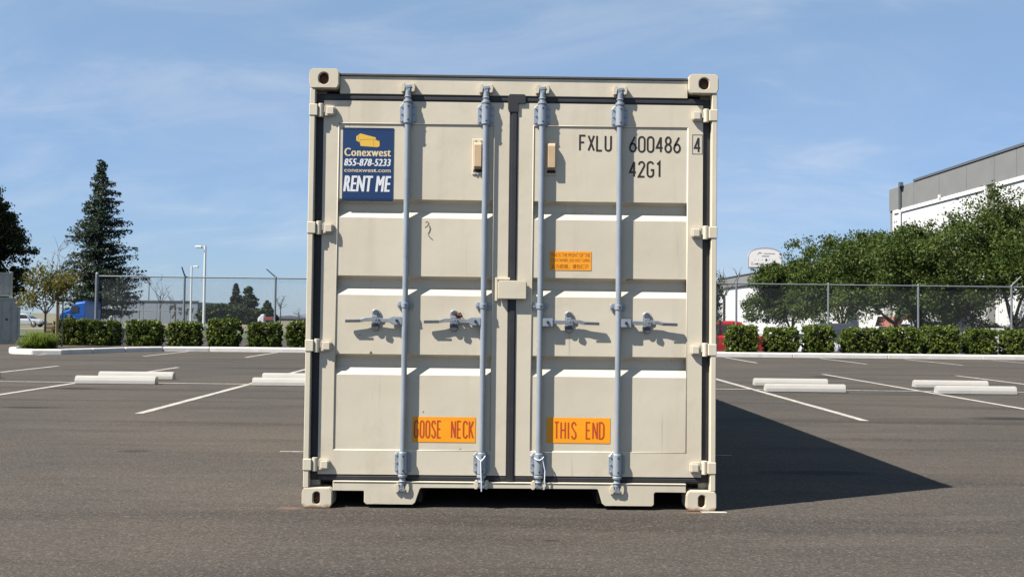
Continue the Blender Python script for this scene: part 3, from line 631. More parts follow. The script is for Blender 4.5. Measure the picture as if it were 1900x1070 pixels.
# locking bars with brackets, cams, keepers and handles
BY = 0.0175; BR = 0.0175
def ring(mb, x, y, z0, z1, r, n=16): mb.cyl((x, y, z0), (x, y, z1), r, n=n)
def bracket_plate(x, z0, z1, hw=0.049, c=0.018):
    mb = MB(); mb.prism([(x - hw, z0 + c), (x - hw + c, z0), (x + hw - c, z0), (x + hw, z0 + c), (x + hw, z1 - c), (x + hw - c, z1), (x - hw + c, z1), (x - hw, z1 - c)], 'y', 0.0315, 0.0377); return mb
def bolts(x, zs, par, y0=0.0315, y1=0.025, r=0.0062, m=GALV, dx=(-.037, .037)):
    for z in zs:
        for q in dx:
            b = MB(); b.cyl((x + q, y0, z), (x + q, y1, z), r, r * 0.8, n=8); b.build('bolt', m, par)
for bx, side in ((-.632, -1), (-.168, -1), (.168, 1), (.632, 1)):
    short = abs(bx) < 0.3
    zb = 0.128 if not short else 0.148
    mb = MB(); mb.cyl((bx, BY, zb + .01), (bx, BY, 2.468), BR, n=24, caps=False)
    bar = mb.build('locking_bar', GALV, box, smooth=True)
    me = bar.data
    for p in me.polygons:
        if len(p.vertices) > 4: p.use_smooth = False
    bar['label'] = {-.632: 'locking bar beside the blue banner', -.168: 'locking bar on the left door beside the centre gasket', .168: 'locking bar on the right door beside the centre gasket', .632: 'locking bar that crosses the black code'}[bx]
    # bearing brackets top and bottom
    for z0, z1 in ((2.268, 2.396), (0.200, 0.332)):
        br = bracket_plate(bx, z0, z1).build('bearing_bracket', GALV, bar, bevel=0.002)
        sh = MB(); ring(sh, bx, BY, z0 + .004, z1 - .002, 0.0245, 20); sl = sh.build('bearing_bracket', GALV, bar, bevel=0.003)
        for p in sl.data.polygons: p.use_smooth = False
        bolts(bx, (z0 + .022, (z0 + z1) / 2, z1 - .022), br)
        bolts(bx, (z0 + .024, z1 - .024), sl, BY - 0.0235, BY - 0.0262, 0.0055, BOLT, (0.004,))
    cl = MB(); ring(cl, bx, BY, 2.3965, 2.412, 0.027, 18); ring(cl, bx, BY, 2.428, 2.436, 0.022, 18); cl.build('collar', GALV, bar, bevel=0.002)
    cl = MB(); ring(cl, bx, BY, 0.184, 0.1995, 0.027, 18); ring(cl, bx, BY, 0.156, 0.164, 0.023, 18); cl.build('collar', GALV, bar, bevel=0.002)
    # guide in the middle
    g = MB(); g.prism([(bx - .047, 1.184), (bx - .039, 1.172), (bx + .039, 1.172), (bx + .047, 1.184), (bx + .047, 1.206), (bx + .039, 1.216), (bx - .039, 1.216), (bx - .047, 1.206)], 'y', 0.033, 0.0377)
    g.cyl((bx, BY, 1.180), (bx, BY, 1.208), 0.0225, n=18); go = g.build('bar_guide', GALV, bar, bevel=0.0015)
    bolts(bx, (1.194,), go, 0.033, 0.026, 0.008); bolts(bx, (1.194,), go, BY - .0222, BY - .0242, 0.005, BOLT, (0.003,))
    # cams and keepers: cream lugs on header and sill with the grey cam between them
    for z, up in ((2.484, 1), (0.118 if not short else 0.142, -1)):
        yk = 0.034 if up > 0 else 0.018
        cm = MB(); cm.box(bx - .013, bx + .013, 0.002, 0.030, z - .020, z + .018)
        cm.prism([(bx - .022, z + .012 * up), (bx + .018, z + .020 * up), (bx + .024, z + .004 * up), (bx - .012, z - .006 * up)], 'y', 0.0005, 0.016)
        cm.build('cam', ZINC if up < 0 else GALV, bar, bevel=0.002)
        for q in (-1, 1):
            k = MB(); xx = bx + q * 0.030
            k.prism([(xx - .010, z - .026), (xx + .010, z - .024), (xx + .015, z + .006), (xx + .009, z + .031), (xx - .008, z + .028), (xx - .015, z + .004)], 'y', 0.004, yk + 0.001)
            k.build('cam_keeper', CREAM, bar, bevel=0.004, seg=2)
    # handle
    z = 1.102; s = side
    hub = MB(); hub.box(bx + s * .012, bx + s * .078, 0.003, 0.030, z - .027, z + .024)
    if s < 0: hub = MB(); hub.prism([(bx - .012, z - .026), (bx - .066, z - .026), (bx - .096, z - .008), (bx - .096, z + .010), (bx - .070, z + .022), (bx - .012, z + .022)], 'y', 0.004, 0.030)
    ho = hub.build('handle_hub', GALV, bar, bevel=0.004, seg=2)
    b = MB(); b.cyl((bx + s * .046, 0.0040, z), (bx + s * .046, -0.003, z), 0.0085, n=10); b.build('pivot_bolt', BOLT, ho)
    hd = MB(); pts = [(.070, .002), (.130, .000), (.190, .006), (.235, .004), (.262, -.003), (.352, -.006)]; hw = [.012, .0115, .012, .011, .010, .0095]
    V = []
    for (u, w), q in zip(pts, hw):
        yc = 0.012 + 0.006 * math.sin(u * 8)
        V += [(bx + s * u, yc - .006, z + w - q), (bx + s * u, yc - .006, z + w + q), (bx + s * u, yc + .006, z + w + q), (bx + s * u, yc + .006, z + w - q)]
    n = len(pts); F = [(0, 1, 2, 3), (4 * n - 1, 4 * n - 2, 4 * n - 3, 4 * n - 4)]
    for i in range(n - 1): F += [(4 * i + k, 4 * i + (k + 1) % 4, 4 * i + 4 + (k + 1) % 4, 4 * i + 4 + k) for k in range(4)]
    hd.add(V, F); hno = hd.build('handle', ZINC, bar, bevel=0.002)
    g = MB(); g.box(bx + s * .262, bx + s * .349, 0.0045, 0.0055, z - .0125, z + .001); g.build('handle_grip', DARKZINC, hno)
    kx = bx + s * .173
    kp = MB(); kp.prism(oval(kx, z + .004, .027, .062), 'y', 0.0345, 0.0425); ko = kp.build('handle_retainer', GALV, bar, bevel=0.002)
    k2 = MB(); k2.cyl((kx, 0.0344, z - .040), (kx, 0.024, z - .040), 0.022, 0.019, n=18); k2.build('retainer_disc', DARKZINC, ko)
    k2 = MB(); k2.cyl((kx, 0.0344, z + .045), (kx, 0.022, z + .045), 0.017, 0.015, n=14); k2.build('retainer_disc', DARKZINC, ko)
    k2 = MB(); k2.prism([(kx - .020, z - .006), (kx + .012, z - .018), (kx + .022, z + .004), (kx + .010, z + .030), (kx - .018, z + .026)], 'y', -0.0015, 0.0045); k2.build('retainer_catch', ZINC, ko, bevel=0.002)
    k2 = MB(); k2.cyl((kx, -0.0015, z + .008), (kx, -0.005, z + .008), 0.006, n=10); k2.build('catch_pin', GALV, ko)
# cable ties round the two inner bars
t = MB(); t.tube([(-.200, .004, .312), (-.186, -.010, .296), (-.172, -.013, .284), (-.156, -.011, .298), (-.146, .002, .314)], .0035, 6); t.tube([(-.172, -.013, .284), (-.170, -.014, .22), (-.166, -.012, .150), (-.166, -.006, .108)], .0042, 6)
tag(t.build('cable_tie', TIEWHITE, None), 'pale cable tie hanging in a Y on the locking bar left of the centre gasket', 'cable tie', 'cable ties on the locking bars')
t = MB(); t.tube([(.140, .000, .306), (.156, -.011, .294), (.172, -.012, .292), (.188, -.008, .300), (.198, .006, .310)], .0035, 6); t.tube([(.190, -.006, .300), (.206, -.004, .23), (.203, -.004, .165), (.212, -.002, .140)], .0035, 6)
tag(t.build('cable_tie', TIEWHITE, None), 'pale cable tie looped round the locking bar right of the centre gasket', 'cable tie', 'cable ties on the locking bars')
# dry leaf clump caught on a handle
lv = RNG.normal(size=(26, 3)) * np.array([.016, .004, .010]) + np.array([-.312, 0.020, 1.137])
tag(obj('dry_leaves', leaf_mesh('dry_leaves', lv, 0.024), DRYLEAF), 'small clump of brown dry leaves caught above a door handle', 'dry leaves', kind='stuff')
# scrapes in the paint
for pts, w in (([(-.520, 1.688), (-.508, 1.690), (-.498, 1.680), (-.511, 1.664), (-.522, 1.655)], .005), ([(-.497, 1.668), (-.490, 1.650), (-.495, 1.630), (-.503, 1.618)], .008), ([(-.502, 1.612), (-.492, 1.598), (-.474, 1.582)], .005)):
    MB().ribbon(pts, w, YP - 0.0006).build('paint_scrape', SCRAPE, doors[-1], fix=False)
for (x, z, w, h) in ((-.905, 1.012, .010, .006), (-.838, .905, .012, .014), (.60, 1.352, .02, .006), (.68, 1.358, .05, .007), (.95, .885, .03, .006), (-.52, .56, .006, .008), (-.30, .345, .010, .006)):
    MB().ribbon([(x, z), (x + w * .5, z + h * .6), (x + w, z)], h * .6, YP - 0.0006).build('paint_scrape', SCRAPE, doors[-1 if x < 0 else 1], fix=False)

# stickers and markings
def rect(name, x0, x1, z0, z1, y, m, par): 
    mb = MB(); mb.box(x0, x1, y, y + 0.0012, z0, z1); return mb.build(name, m, par)
def place(name, me, m, par, x, y, z):
    o = obj(name, me, m, par); o.location = (x, y, z); return o
def heavy_text(body, h, w, shear, dx, n=5):
    """built-in letters laid over each other with small shifts: a heavy face"""
    V, F = [], []
    for k in range(n):
        me = text_mesh(body, h, w - 2 * dx, shear=shear, space=1.10); o = len(V)
        V += [(v.co.x + 2 * dx * k / (n - 1), -0.00008 * k, v.co.z) for v in me.vertices]; F += [tuple(i + o for i in p.vertices) for p in me.polygons]
        bpy.data.meshes.remove(me)
    m = MB(); m.add(V, F); return m.mesh('lettering', fix=False)
bs = rect('banner_sticker', -1.019, -.716, 1.808, 2.2475, 0.0405, BLUE, box); bs['label'] = 'blue banner sticker with yellow and white lettering'
rect('banner_border', -1.019, -.716, 1.812, 1.826, 0.0400, NAVY, bs); rect('banner_border', -1.013, -.716, 2.236, 2.2455, 0.0400, NAVY, bs)
lg = MB()
YB = 0.0398
lg.add([(-.939, YB, 2.170), (-.939, YB, 2.196), (-.915, YB, 2.213), (-.823, YB, 2.190), (-.823, YB, 2.175), (-.800, YB, 2.168), (-.800, YB, 2.138), (-.812, YB, 2.132), (-.913, YB, 2.138), (-.918, YB, 2.160)], [tuple(range(10))])
lgo = lg.build('logo', YELLOWINK, bs, fix=False)
l2 = MB().ribbon([(-.918, 2.162), (-.915, 2.176), (-.836, 2.180), (-.800, 2.167)], .004, YB - .0002).build('logo_line', YELLOWDK, bs, fix=False)
MB().ribbon([(-.836, 2.180), (-.834, 2.135)], .003, YB - .0003).build('logo_line', YELLOWDK, bs, fix=False)
MB().ribbon([(-.926, 2.205), (-.928, 2.172)], .003, YB - .0003).build('logo_line', YELLOWDK, bs, fix=False)
place('lettering', heavy_text("Conexwest", .049, .278, 0.0, .0024, 3), CREAMINK, bs, -1.009, YB, 2.077)
place('lettering', heavy_text("855-878-5233", .043, .278, .22, .0022, 3), WHITEINK, bs, -1.009, YB, 2.019)
place('lettering', text_mesh("conexwest.com", .020, .276, bold=.008), CREAMINK, bs, -1.008, YB, 1.982)
place('lettering', heavy_text("RENT ME", .094, .284, .22, .0038), WHITEINK, bs, -1.012, YB, 1.866)
gs = rect('sticker', -.580, -.207, .386, .535, 0.0412, ORANGE, box); gs['label'] = 'orange sticker reading GOOSE NECK'
def words(par, m, items):
    for w, x, z, h, wd, t, y, *g in items: stroke_text(w, x, z, h, wd, t, y, *g).build('lettering', m, par, fix=False)
words(gs, REDINK, [("GOOSE", -.567, .409, .106, .0205, .0088, .0407, .0135), ("NECK", -.348, .409, .106, .0215, .0088, .0407, .0135)])
ts = rect('sticker', .214, .592, .388, .538, 0.0412, ORANGE, box); ts['label'] = 'orange sticker reading THIS END'
words(ts, REDINK, [("THIS", .262, .411, .104, .0245, .0088, .0407, .0140), ("END", .451, .411, .104, .0250, .0088, .0407, .0140)])
ss = rect('sticker', .223, .471, 1.412, 1.525, 0.0412, ORANGE, box); ss['label'] = 'small orange sticker with three lines of brown text'
place('lettering', text_mesh("THIS IS THE FRONT OF THE", .022, .232, bold=.01), BROWNINK, ss, .231, .0407, 1.492)
place('lettering', text_mesh("CONTAINER, DO NOT OPEN", .021, .232, bold=.01), BROWNINK, ss, .231, .0407, 1.460)
place('lettering', text_mesh("\u6b64\u4e3a\u524d\u7aef\uff0c\u8bf7\u52ff\u6253\u5f00", .028, .222, bold=.008), BROWNINK, ss, .234, .0407, 1.421)
dR = doors[1]
words(dR, BLACKINK, [("FXLU", .397, 2.125, .100, .033, .0112, .0422), ("600486", .697, 2.121, .101, .035, .0112, .0422), ("42G1", .697, 1.972, .100, .035, .0112, .0422)])
words(dR, BLACKINK, [("4", 1.084, 2.123, .098, .032, .0112, .0372)])
fr = MB(); fr.ribbon([(1.072, 2.117), (1.130, 2.117), (1.130, 2.232), (1.072, 2.232), (1.072, 2.117)], .004, .0374); fr.build('code_frame', DARKZINC, dR, fix=False)

# ------------------------------------------------------------------ wheel stops
def stop_mesh(L=1.29):
    mb = MB(); p = [(-.075, 0.0), (.075, 0.0), (.070, .06), (.045, .118), (.025, .130), (-.025, .130), (-.045, .118), (-.070, .06)]
    mb.prism(p, 'x', -L / 2, L / 2); return mb.mesh('wheel_stop', 0.012, 2)
STOP = stop_mesh(); STOP.materials.append(STOPMAT)
for x, y, lab in ((-6.18, 9.92, 'front of the two parking stops left of the container, nearer frame edge'), (-6.30, 11.12, 'back one of the pair of parking stops at far left, mostly visible'),
                  (-3.35, 9.88, 'front concrete parking stop partly hidden by the container left side'), (-3.50, 11.15, 'back concrete parking stop partly hidden by the container left side'),
                  (-9.25, 11.0, 'parking stop cut off by the left frame edge'), (4.82, 9.72, 'front concrete parking stop right of the container shadow'),
                  (5.02, 11.15, 'back concrete parking stop right of the container shadow'), (7.53, 9.66, 'front concrete parking stop nearest the right frame edge'), (7.80, 11.1, 'back concrete parking stop nearest the right frame edge')):
    o = obj('wheel_stop', STOP); o.location = (x, y, 0.0); o.rotation_euler = (0, 0, random.uniform(-.015, .015))
    tag(o, lab, 'wheel stop', 'concrete parking stops')

# ------------------------------------------------------------------ fence
def chain_link(x0, x1, z0, z1, y, pitch=0.064, w=0.0034):
    V, F = [], []; h = z1 - z0; k = 0
    for sgn in (1, -1):
        n = int((x1 - x0 + h) / pitch)
        for i in range(-int(h / pitch) - 1, int((x1 - x0) / pitch) + int(h / pitch) + 2):
            xa = x0 + i * pitch; xb = xa + sgn * h; za, zb = z0, z1
            # clip to the bay
            t0, t1 = 0.0, 1.0; dx = xb - xa
            lo, hi = (x0 - xa) / dx, (x1 - xa) / dx
            if lo > hi: lo, hi = hi, lo
            t0, t1 = max(t0, lo), min(t1, hi)
            if t1 - t0 < 0.01: continue
            a = Vector((xa + dx * t0, y + sgn * 0.002, za + h * t0)); b = Vector((xa + dx * t1, y + sgn * 0.002, za + h * t1))
            d = (b - a).normalized(); n1 = Vector((-d.z, 0, d.x)) * (w / 2); n2 = Vector((0, w / 2, 0)); o = len(V)
            V += [a + n1 - n2, a - n1 - n2, a + n2, b + n1 - n2, b - n1 - n2, b + n2]
            F += [(o, o + 1, o + 4, o + 3), (o + 1, o + 2, o + 5, o + 4), (o + 2, o, o + 3, o + 5)]
    return V, F
def fence(name, label, xs, y, h, arms, zb=None, mesh=True, thick=()):
    root = empty(name, (xs[0], y, 0.0)); tag(root, label, 'fence')
    zb = zb or (lambda x: zt(x, y))
    for i, x in enumerate(xs):
        z = zb(x); r = 0.052 if i in thick else 0.036
        p = MB(); p.cyl((x - xs[0], 0, z - .02), (x - xs[0], 0, z + h + (0.06 if i in thick else 0.02)), r, n=12)
        p.cyl((x - xs[0], 0, z + h + (0.06 if i in thick else 0.02)), (x - xs[0], 0, z + h + (0.10 if i in thick else 0.05)), r * 1.05, r * .5, n=12)
        po = p.build('fence_post', FENCE, root, smooth=False)
        if i in arms:
            a = MB(); dx, dy, dz = arms[i]; a.cyl((x - xs[0], 0, z + h + .02), (x - xs[0] + dx, dy, z + h + .02 + dz), 0.026, 0.020, n=8); a.build('barb_arm', FENCE, po)
    for i in range(len(xs) - 1):
        a, b = xs[i] - xs[0], xs[i + 1] - xs[0]; za, zbb = zb(xs[i]), zb(xs[i + 1])
        r = MB(); r.cyl((a + .03, 0, za + h - .02), (b - .03, 0, zbb + h - .02), 0.024, n=10); r.build('top_rail', FENCE, root)
        if mesh:
            V, F = chain_link(a + .04, b - .04, 0.05, h - .02, 0.03)
            m = MB(); m.add([(v[0], v[1], v[2] + za) for v in V], F); mo = m.build('chain_link_mesh', WIRE, root, fix=False); mo['kind'] = 'stuff'
    return root
FY = 26.85
fxs = [at(px, 600, FY).x for px in (178, 341, 510)]
stp = (fxs[2] - fxs[0]) / 2
fx_r = [at(px, 600, FY).x for px in (1366, 1537, 1704, 1877)]
mid = []; x = fxs[2] + stp
while x < fx_r[0] - 1.2: mid.append(x); x += (fx_r[0] - fxs[2]) / round((fx_r[0] - fxs[2]) / stp)
allx = fxs + mid + fx_r + [fx_r[-1] + stp]
nl = len(fxs) + len(mid)
arms = {1: (-.03, -.25, .30), 2: (-.30, -.05, .26), nl: (.10, -.1, .33), nl + 3: (.30, -.05, .32)}
for k in range(3, nl): arms[k] = (-.25, -.1, .27)
fence('chain_link_fence', 'tall grey chain link fence with top rail behind the clipped shrubs', allx, FY, 2.33, arms, zb=lambda x: 0.06, thick=(0,))
FY2 = 64.0
fence('far_fence', 'low distant grey fence in front of the pale warehouse', [at(px, 590, FY2).x for px in (208, 258, 297, 345)], FY2, 1.98, {}, mesh=False)

# ------------------------------------------------------------------ clipped shrubs along the kerb
def hedge_mesh(seed, w=1.08, d=0.80, h=0.86, n=5200):
    r = np.random.default_rng(seed)
    u = r.uniform(-1, 1, (n, 3)); ax = r.choice(3, n, p=[.27, .40, .33]); u[np.arange(n), ax] = r.choice([-1.0, 1.0], n)
    p = u / (np.abs(u) ** 6).sum(1)[:, None] ** (1 / 6)          # boxy solid with rounded edges
    u = p / np.linalg.norm(p, axis=1)[:, None]
    ph = r.uniform(0, 6.28, 6)
    lump = 1 + 0.07 * np.sin(p[:, 0] * 6 + ph[0]) * np.sin(p[:, 2] * 5 + ph[1]) + 0.06 * np.sin(p[:, 1] * 8 + ph[2] + p[:, 0] * 5) + 0.05 * np.sin(p[:, 0] * 13 + p[:, 2] * 11 + ph[3])
    rad = lump * (1 - np.abs(r.normal(0, 0.13, n)))
    C = p * rad[:, None] * np.array([w / 2, d / 2, h / 2]); C[:, 2] += h / 2
    # clumps: pull leaves to nearby tuft centres and leave dark gaps
    T = C[r.choice(n, 260, replace=False)]
    dd = ((C[:, None, :] - T[None]) ** 2).sum(2); j = dd.argmin(1); near = np.sqrt(dd.min(1))
    keep = (near < r.uniform(0.04, 0.16, n)); C = C[keep] + (T[j[keep]] - C[keep]) * 0.28; u = u[keep]
    C[:, 2] = np.maximum(C[:, 2], 0.02); st = r.random(len(C)) < .05; C[st] += u[st] * r.uniform(.02, .10, (st.sum(), 1))
    return leaf_mesh('foliage', C, 0.075, out=u * 0.8, aspect=0.62, rng=r), (w, d, h)
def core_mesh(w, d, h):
    mb = MB(); mb.box(-w * .33, w * .33, -d * .30, d * .30, 0.0, h * .80); return mb.mesh('branches_or_dark_core', 0.14, 4)  # solid box without twigs; its dark colour stands for shade between leaves
HM = [hedge_mesh(s, w, .8, h, n) for s, w, h, n in ((1, 1.12, .84, 11500), (2, 1.08, .88, 11500), (3, 1.05, .82, 11000), (4, 1.15, .86, 11500))]
for m_, _ in HM: m_.materials.append(HEDGE_LEAF)
CM = [core_mesh(*s) for _, s in HM]
for c in CM: c.materials.append(HEDGE_SHADE)
HY = 25.75
hpx = [(134, 62, 'left half of the joined pair of clipped shrubs behind the strappy grass clump'), (193, 58, 'right half of the joined pair of clipped shrubs left of the fence end post'), (269, 66, 'rounded clipped shrub alone right of the joined pair'),
       (342, 64, 'rounded clipped shrub between fence post and tall white lamp pole'), (416, 61, 'square clipped shrub right of the tall white lamp pole'), (492, 65, 'square clipped shrub in front of the bent arm fence post'), (563, 64, 'clipped shrub half hidden by the container left edge'),
       (1375, 62, 'clipped shrub in front of the red car hood'), (1449, 68, 'clipped shrub right of the red car front'), (1518, 58, 'narrow clipped shrub in front of the white car'), (1596, 74, 'wide clipped shrub in front of the grey car roof'),
       (1668, 70, 'clipped shrub left of the fence post that shows to the ground'), (1744, 68, 'clipped shrub right of the fence post that shows to the ground'), (1817, 60, 'clipped shrub left of the white cabinet near the right edge'), (1888, 64, 'last clipped shrub cut by the right frame edge')]
sc_h = FPX / (HY + CAM_D)
for i, (px, w, lab) in enumerate(hpx):
    k = (i * 7 + 1) % 4; p = at(px, 640, HY); root = empty('clipped_shrub', (p.x, HY, 0.09), random.choice((0, math.pi)) + random.uniform(-.08, .08))
    s = w * 0.92 / sc_h / HM[k][1][0]; root.scale = (s, 1, random.uniform(0.93, 1.07))
    f = obj('foliage', HM[k][0], None, root); f['kind'] = 'stuff'; obj('branches_or_dark_core', CM[k], None, root)
    tag(root, lab, 'shrub', 'clipped shrubs along the kerb')

# ------------------------------------------------------------------ trees
def limb(mb, p, d, L, r, rng, bend=0.15, n=5):
    pts, rs = [Vector(p)], [r]; d = Vector(d).normalized()
    for i in range(n):
        d = (d + Vector(rng.normal(0, bend, 3))).normalized(); pts.append(pts[-1] + d * (L / n)); rs.append(r * (1 - 0.62 * (i + 1) / n))
    mb.tube(pts, rs, 7); return pts[-1]
def broad_tree(name, label, base, height, rx, ry, crown_base, seed, n_clump=150, per=95, leaf=0.17, m=None, group=None, lean=0.0, trunk_r=0.18, bark=None, cat='tree', blobs=9):
    r = np.random.default_rng(seed); root = empty(name, base)
    mb = MB(); fork = Vector((lean * .4, 0, crown_base * 0.85)); mb.tube([Vector((0, 0, -.1)), Vector((lean * .1, 0, crown_base * .3)), fork], [trunk_r * 1.25, trunk_r, trunk_r * .85], 9)
    cz = (height + crown_base) / 2; hz = (height - crown_base) / 2
    # crown: several lobes of unequal size
    B = []
    for i in range(blobs):
        a = 2 * math.pi * i / blobs * 2.4 + r.uniform(-.4, .4); rr = r.uniform(0.25, 0.62); zz = r.uniform(-0.55, 0.62)
        s_ = r.uniform(0.42, 0.58)
        B.append((np.array([lean + rx * rr * math.cos(a) * math.sqrt(1 - .5 * zz * zz), ry * rr * math.sin(a), cz + hz * zz]), np.array([rx * s_, ry * s_, hz * s_ * 0.95])))
    B.append((np.array([lean, 0, cz + hz * .45]), np.array([rx * .5, ry * .5, hz * .55])))
    for c, s_ in B[:6]:
        limb(mb, fork, Vector(c) - fork, (Vector(c) - fork).length * 0.95, trunk_r * .55, r)
    tr = mb.build('trunk', bark or BARK, root, smooth=True)
    Cs = []
    for i in range(n_clump):
        c, s_ = B[r.integers(len(B))]; u = r.normal(size=3); u /= np.linalg.norm(u); k = r.uniform(0.55, 1.04) if r.random() < .93 else r.uniform(1.0, 1.14)
        cen = c + u * s_ * k; q = r.uniform(0.55, 1.2)
        Cs.append(cen + r.normal(size=(per, 3)) * np.array([.26, .26, .19]) * q * (rx / 3.0) ** .5)
    C = np.concatenate(Cs); C = C[C[:, 2] > crown_base * .72]
    out = C - np.array([lean, 0, cz]); out /= np.linalg.norm(out, axis=1)[:, None] + 1e-9
    cr = obj('crown', leaf_mesh('crown', C, leaf, out=out * .5 + np.array([0, 0, .25]), rng=r), m or TREE_LEAF, root); cr['kind'] = 'stuff'
    tag(root, label, cat, group); return root
def conifer(name, label, base, height, rad, seed, bare=0.12, m=None, dens=1.0, group=None, droop=0.25, leaf=0.22, asym=0.0, power=0.8):
    r = np.random.default_rng(seed); root = empty(name, base); mb = MB()
    mb.tube([Vector((0, 0, -.1)), Vector((0.03 * rad, 0, height * .5)), Vector((0, 0, height * .98))], [height * .020, height * .013, height * .003], 9)
    C = []; O = []; z = height * bare
    while z < height * 0.985:
        t = (z - height * bare) / (height * (1 - bare)); Lm = rad * ((1 - t) ** power) * (0.90 + 0.10 * math.sin(t * 23 + seed)) + 0.10
        if t < .12: Lm *= 0.62 + 3 * t
        nb = max(4, int((7 if t < .7 else 6) * dens))
        for k in range(nb):
            a = r.uniform(0, 2 * math.pi); L = Lm * r.uniform(0.34, 1.14) * (1 + asym * math.cos(a)); d = Vector((math.cos(a), math.sin(a), r.uniform(-.05, .30) - droop * (1 - t))).normalized()
            p0 = Vector((0, 0, z + r.uniform(-.2, .2))); p1 = p0 + d * L
            if L > .5: mb.cyl(p0, p1, 0.016 + .012 * L / rad, 0.006, 5, caps=False)
            n = max(10, int(90 * L / rad * dens + 12)); s_ = r.uniform(0.18, 1.06, n) ** 0.75
            P = np.array(p0)[None] + np.outer(s_, np.array(p1 - p0)); side = np.array([-math.sin(a), math.cos(a), 0])
            wd = 0.24 * L * (1.05 - s_ * .75) + .06
            P += np.outer(r.normal(0, 1, n) * wd, side); P[:, 2] -= np.abs(r.normal(0, .11, n)) * (0.5 + L * .4) - .03
            C.append(P); O.append(np.tile(np.array(d) + np.array([0, 0, -.25]), (n, 1)))
        z += height * 0.020 * r.uniform(.8, 1.25) / max(.6, dens)
    C, O = np.concatenate(C), np.concatenate(O)
    mb.build('trunk', BARK, root, smooth=True)
    cr = obj('crown', leaf_mesh('crown', C, leaf, out=O, aspect=0.5, flat=0.8, rng=r), m or FIR_LEAF, root); cr['kind'] = 'stuff'
    tag(root, label, 'tree', group); return root
def base_at(px, Y, z=None):
    p = at(px, 600, Y); return (p.x, Y, zt(p.x, Y) if z is None else z)
def bare_tree(name, label, base, height, spread, seed, r0=0.05, m=None, group=None, start=0.45, n1=7):
    r = np.random.default_rng(seed); root = empty(name, base); mb = MB(); mb.tube([Vector((0, 0, -.05)), Vector((.02, 0, height * start)), Vector((0, 0, height * .75))], [r0, r0 * .8, r0 * .4], 7)
    tw = MB()
    for i in range(n1):
        a = r.uniform(0, 6.28); z = height * (start + (0.75 - start) * r.random()); e = limb(tw, (0, 0, z), (math.cos(a) * spread, math.sin(a) * spread, height * r.uniform(.18, .42)), height * r.uniform(.28, .45), r0 * .42, r, .2)
        for k in range(3):
            limb(tw, e, (r.normal() * spread, r.normal() * spread, height * .2), height * .16, r0 * .18, r, .25, 3)
    mb.build('trunk', m or BARE_TWIG, root); tw.build('branches_or_dark_core', m or BARE_TWIG, root); tag(root, label, 'tree', group); return root

# left: redwood, edge tree, distant trees
Yc = 56.0; b = base_at(181, Yc); hgt = at(178, 298, Yc).z - b[2]
conifer('conifer_tree', 'tall dark conifer rising above the left end of the fence', b, hgt, 3.2, 21, bare=0.14, dens=1.3, leaf=0.17, power=0.80, asym=0.10, droop=0.10)
Ye = 64.0; b = base_at(-42, Ye); h2 = at(0, 318, Ye).z - b[2]
broad_tree('evergreen_tree', 'dense dark evergreen tree cut off by the left frame edge', b, h2, 3.0, 2.8, 2.3, 5, n_clump=300, per=120, leaf=0.22, m=leaf_mat("dark_edge_leaf", [(0.008, 0.014, 0.008), (0.022, 0.028, 0.010), (0.055, 0.054, 0.014)], 0.25), trunk_r=.3, blobs=14)
Yf = 185.0
for px, top, rx, kind, seed, lab in ((437, 526, 2.3, 'c', 31, 'left thin one of the two distant dark spire trees'), (461, 530, 3.6, 'c', 32, 'right fuller one of the two distant dark spire trees'), (495, 559, 2.6, 'c', 33, 'small distant conifer left of the bent arm fence post')):
    b = base_at(px, Yf); hh = at(px, top, Yf).z - b[2]
    conifer('distant_conifer', lab, b, hh, rx, seed, bare=.05, m=FAR_LEAF if seed == 33 else FIR_LEAF, dens=.9, leaf=.55, group='distant conifers')
for px, top, rx, seed, lab in ((398, 566, 4.0, 41, 'distant rounded green tree right of the lamp pole'), (424, 562, 4.2, 42, 'distant rounded green tree below the left spire tree'), (447, 570, 4.0, 43, 'distant low green tree below the two spire trees'), (385, 574, 2.6, 44, 'small distant green bush behind the lamp pole')):
    b = base_at(px, Yf - 6); hh = at(px, top, Yf - 6).z - b[2]
    broad_tree('distant_tree', lab, b, hh, rx, rx * .8, hh * .18, seed, n_clump=46, per=42, leaf=.55, m=FAR_LEAF, group='distant rounded trees', trunk_r=.15, blobs=6)
for px, top, Y, sp, lab in ((296, 527, 90, .5, 'thin bare tree in front of the pale warehouse'), (325, 548, 150, .9, 'far bare tree behind the pale warehouse roof'), (520, 553, 170, .9, 'far bare tree right of the bent arm fence post'), (554, 574, 200, 1.3, 'far bare tree next to the container left edge')):
    b = base_at(px, Y); bare_tree('bare_tree', lab, b, at(px, top, Y).z - b[2], sp, int(px), r0=.09 * Y / 120, group='bare trees beyond the fence', n1=9)

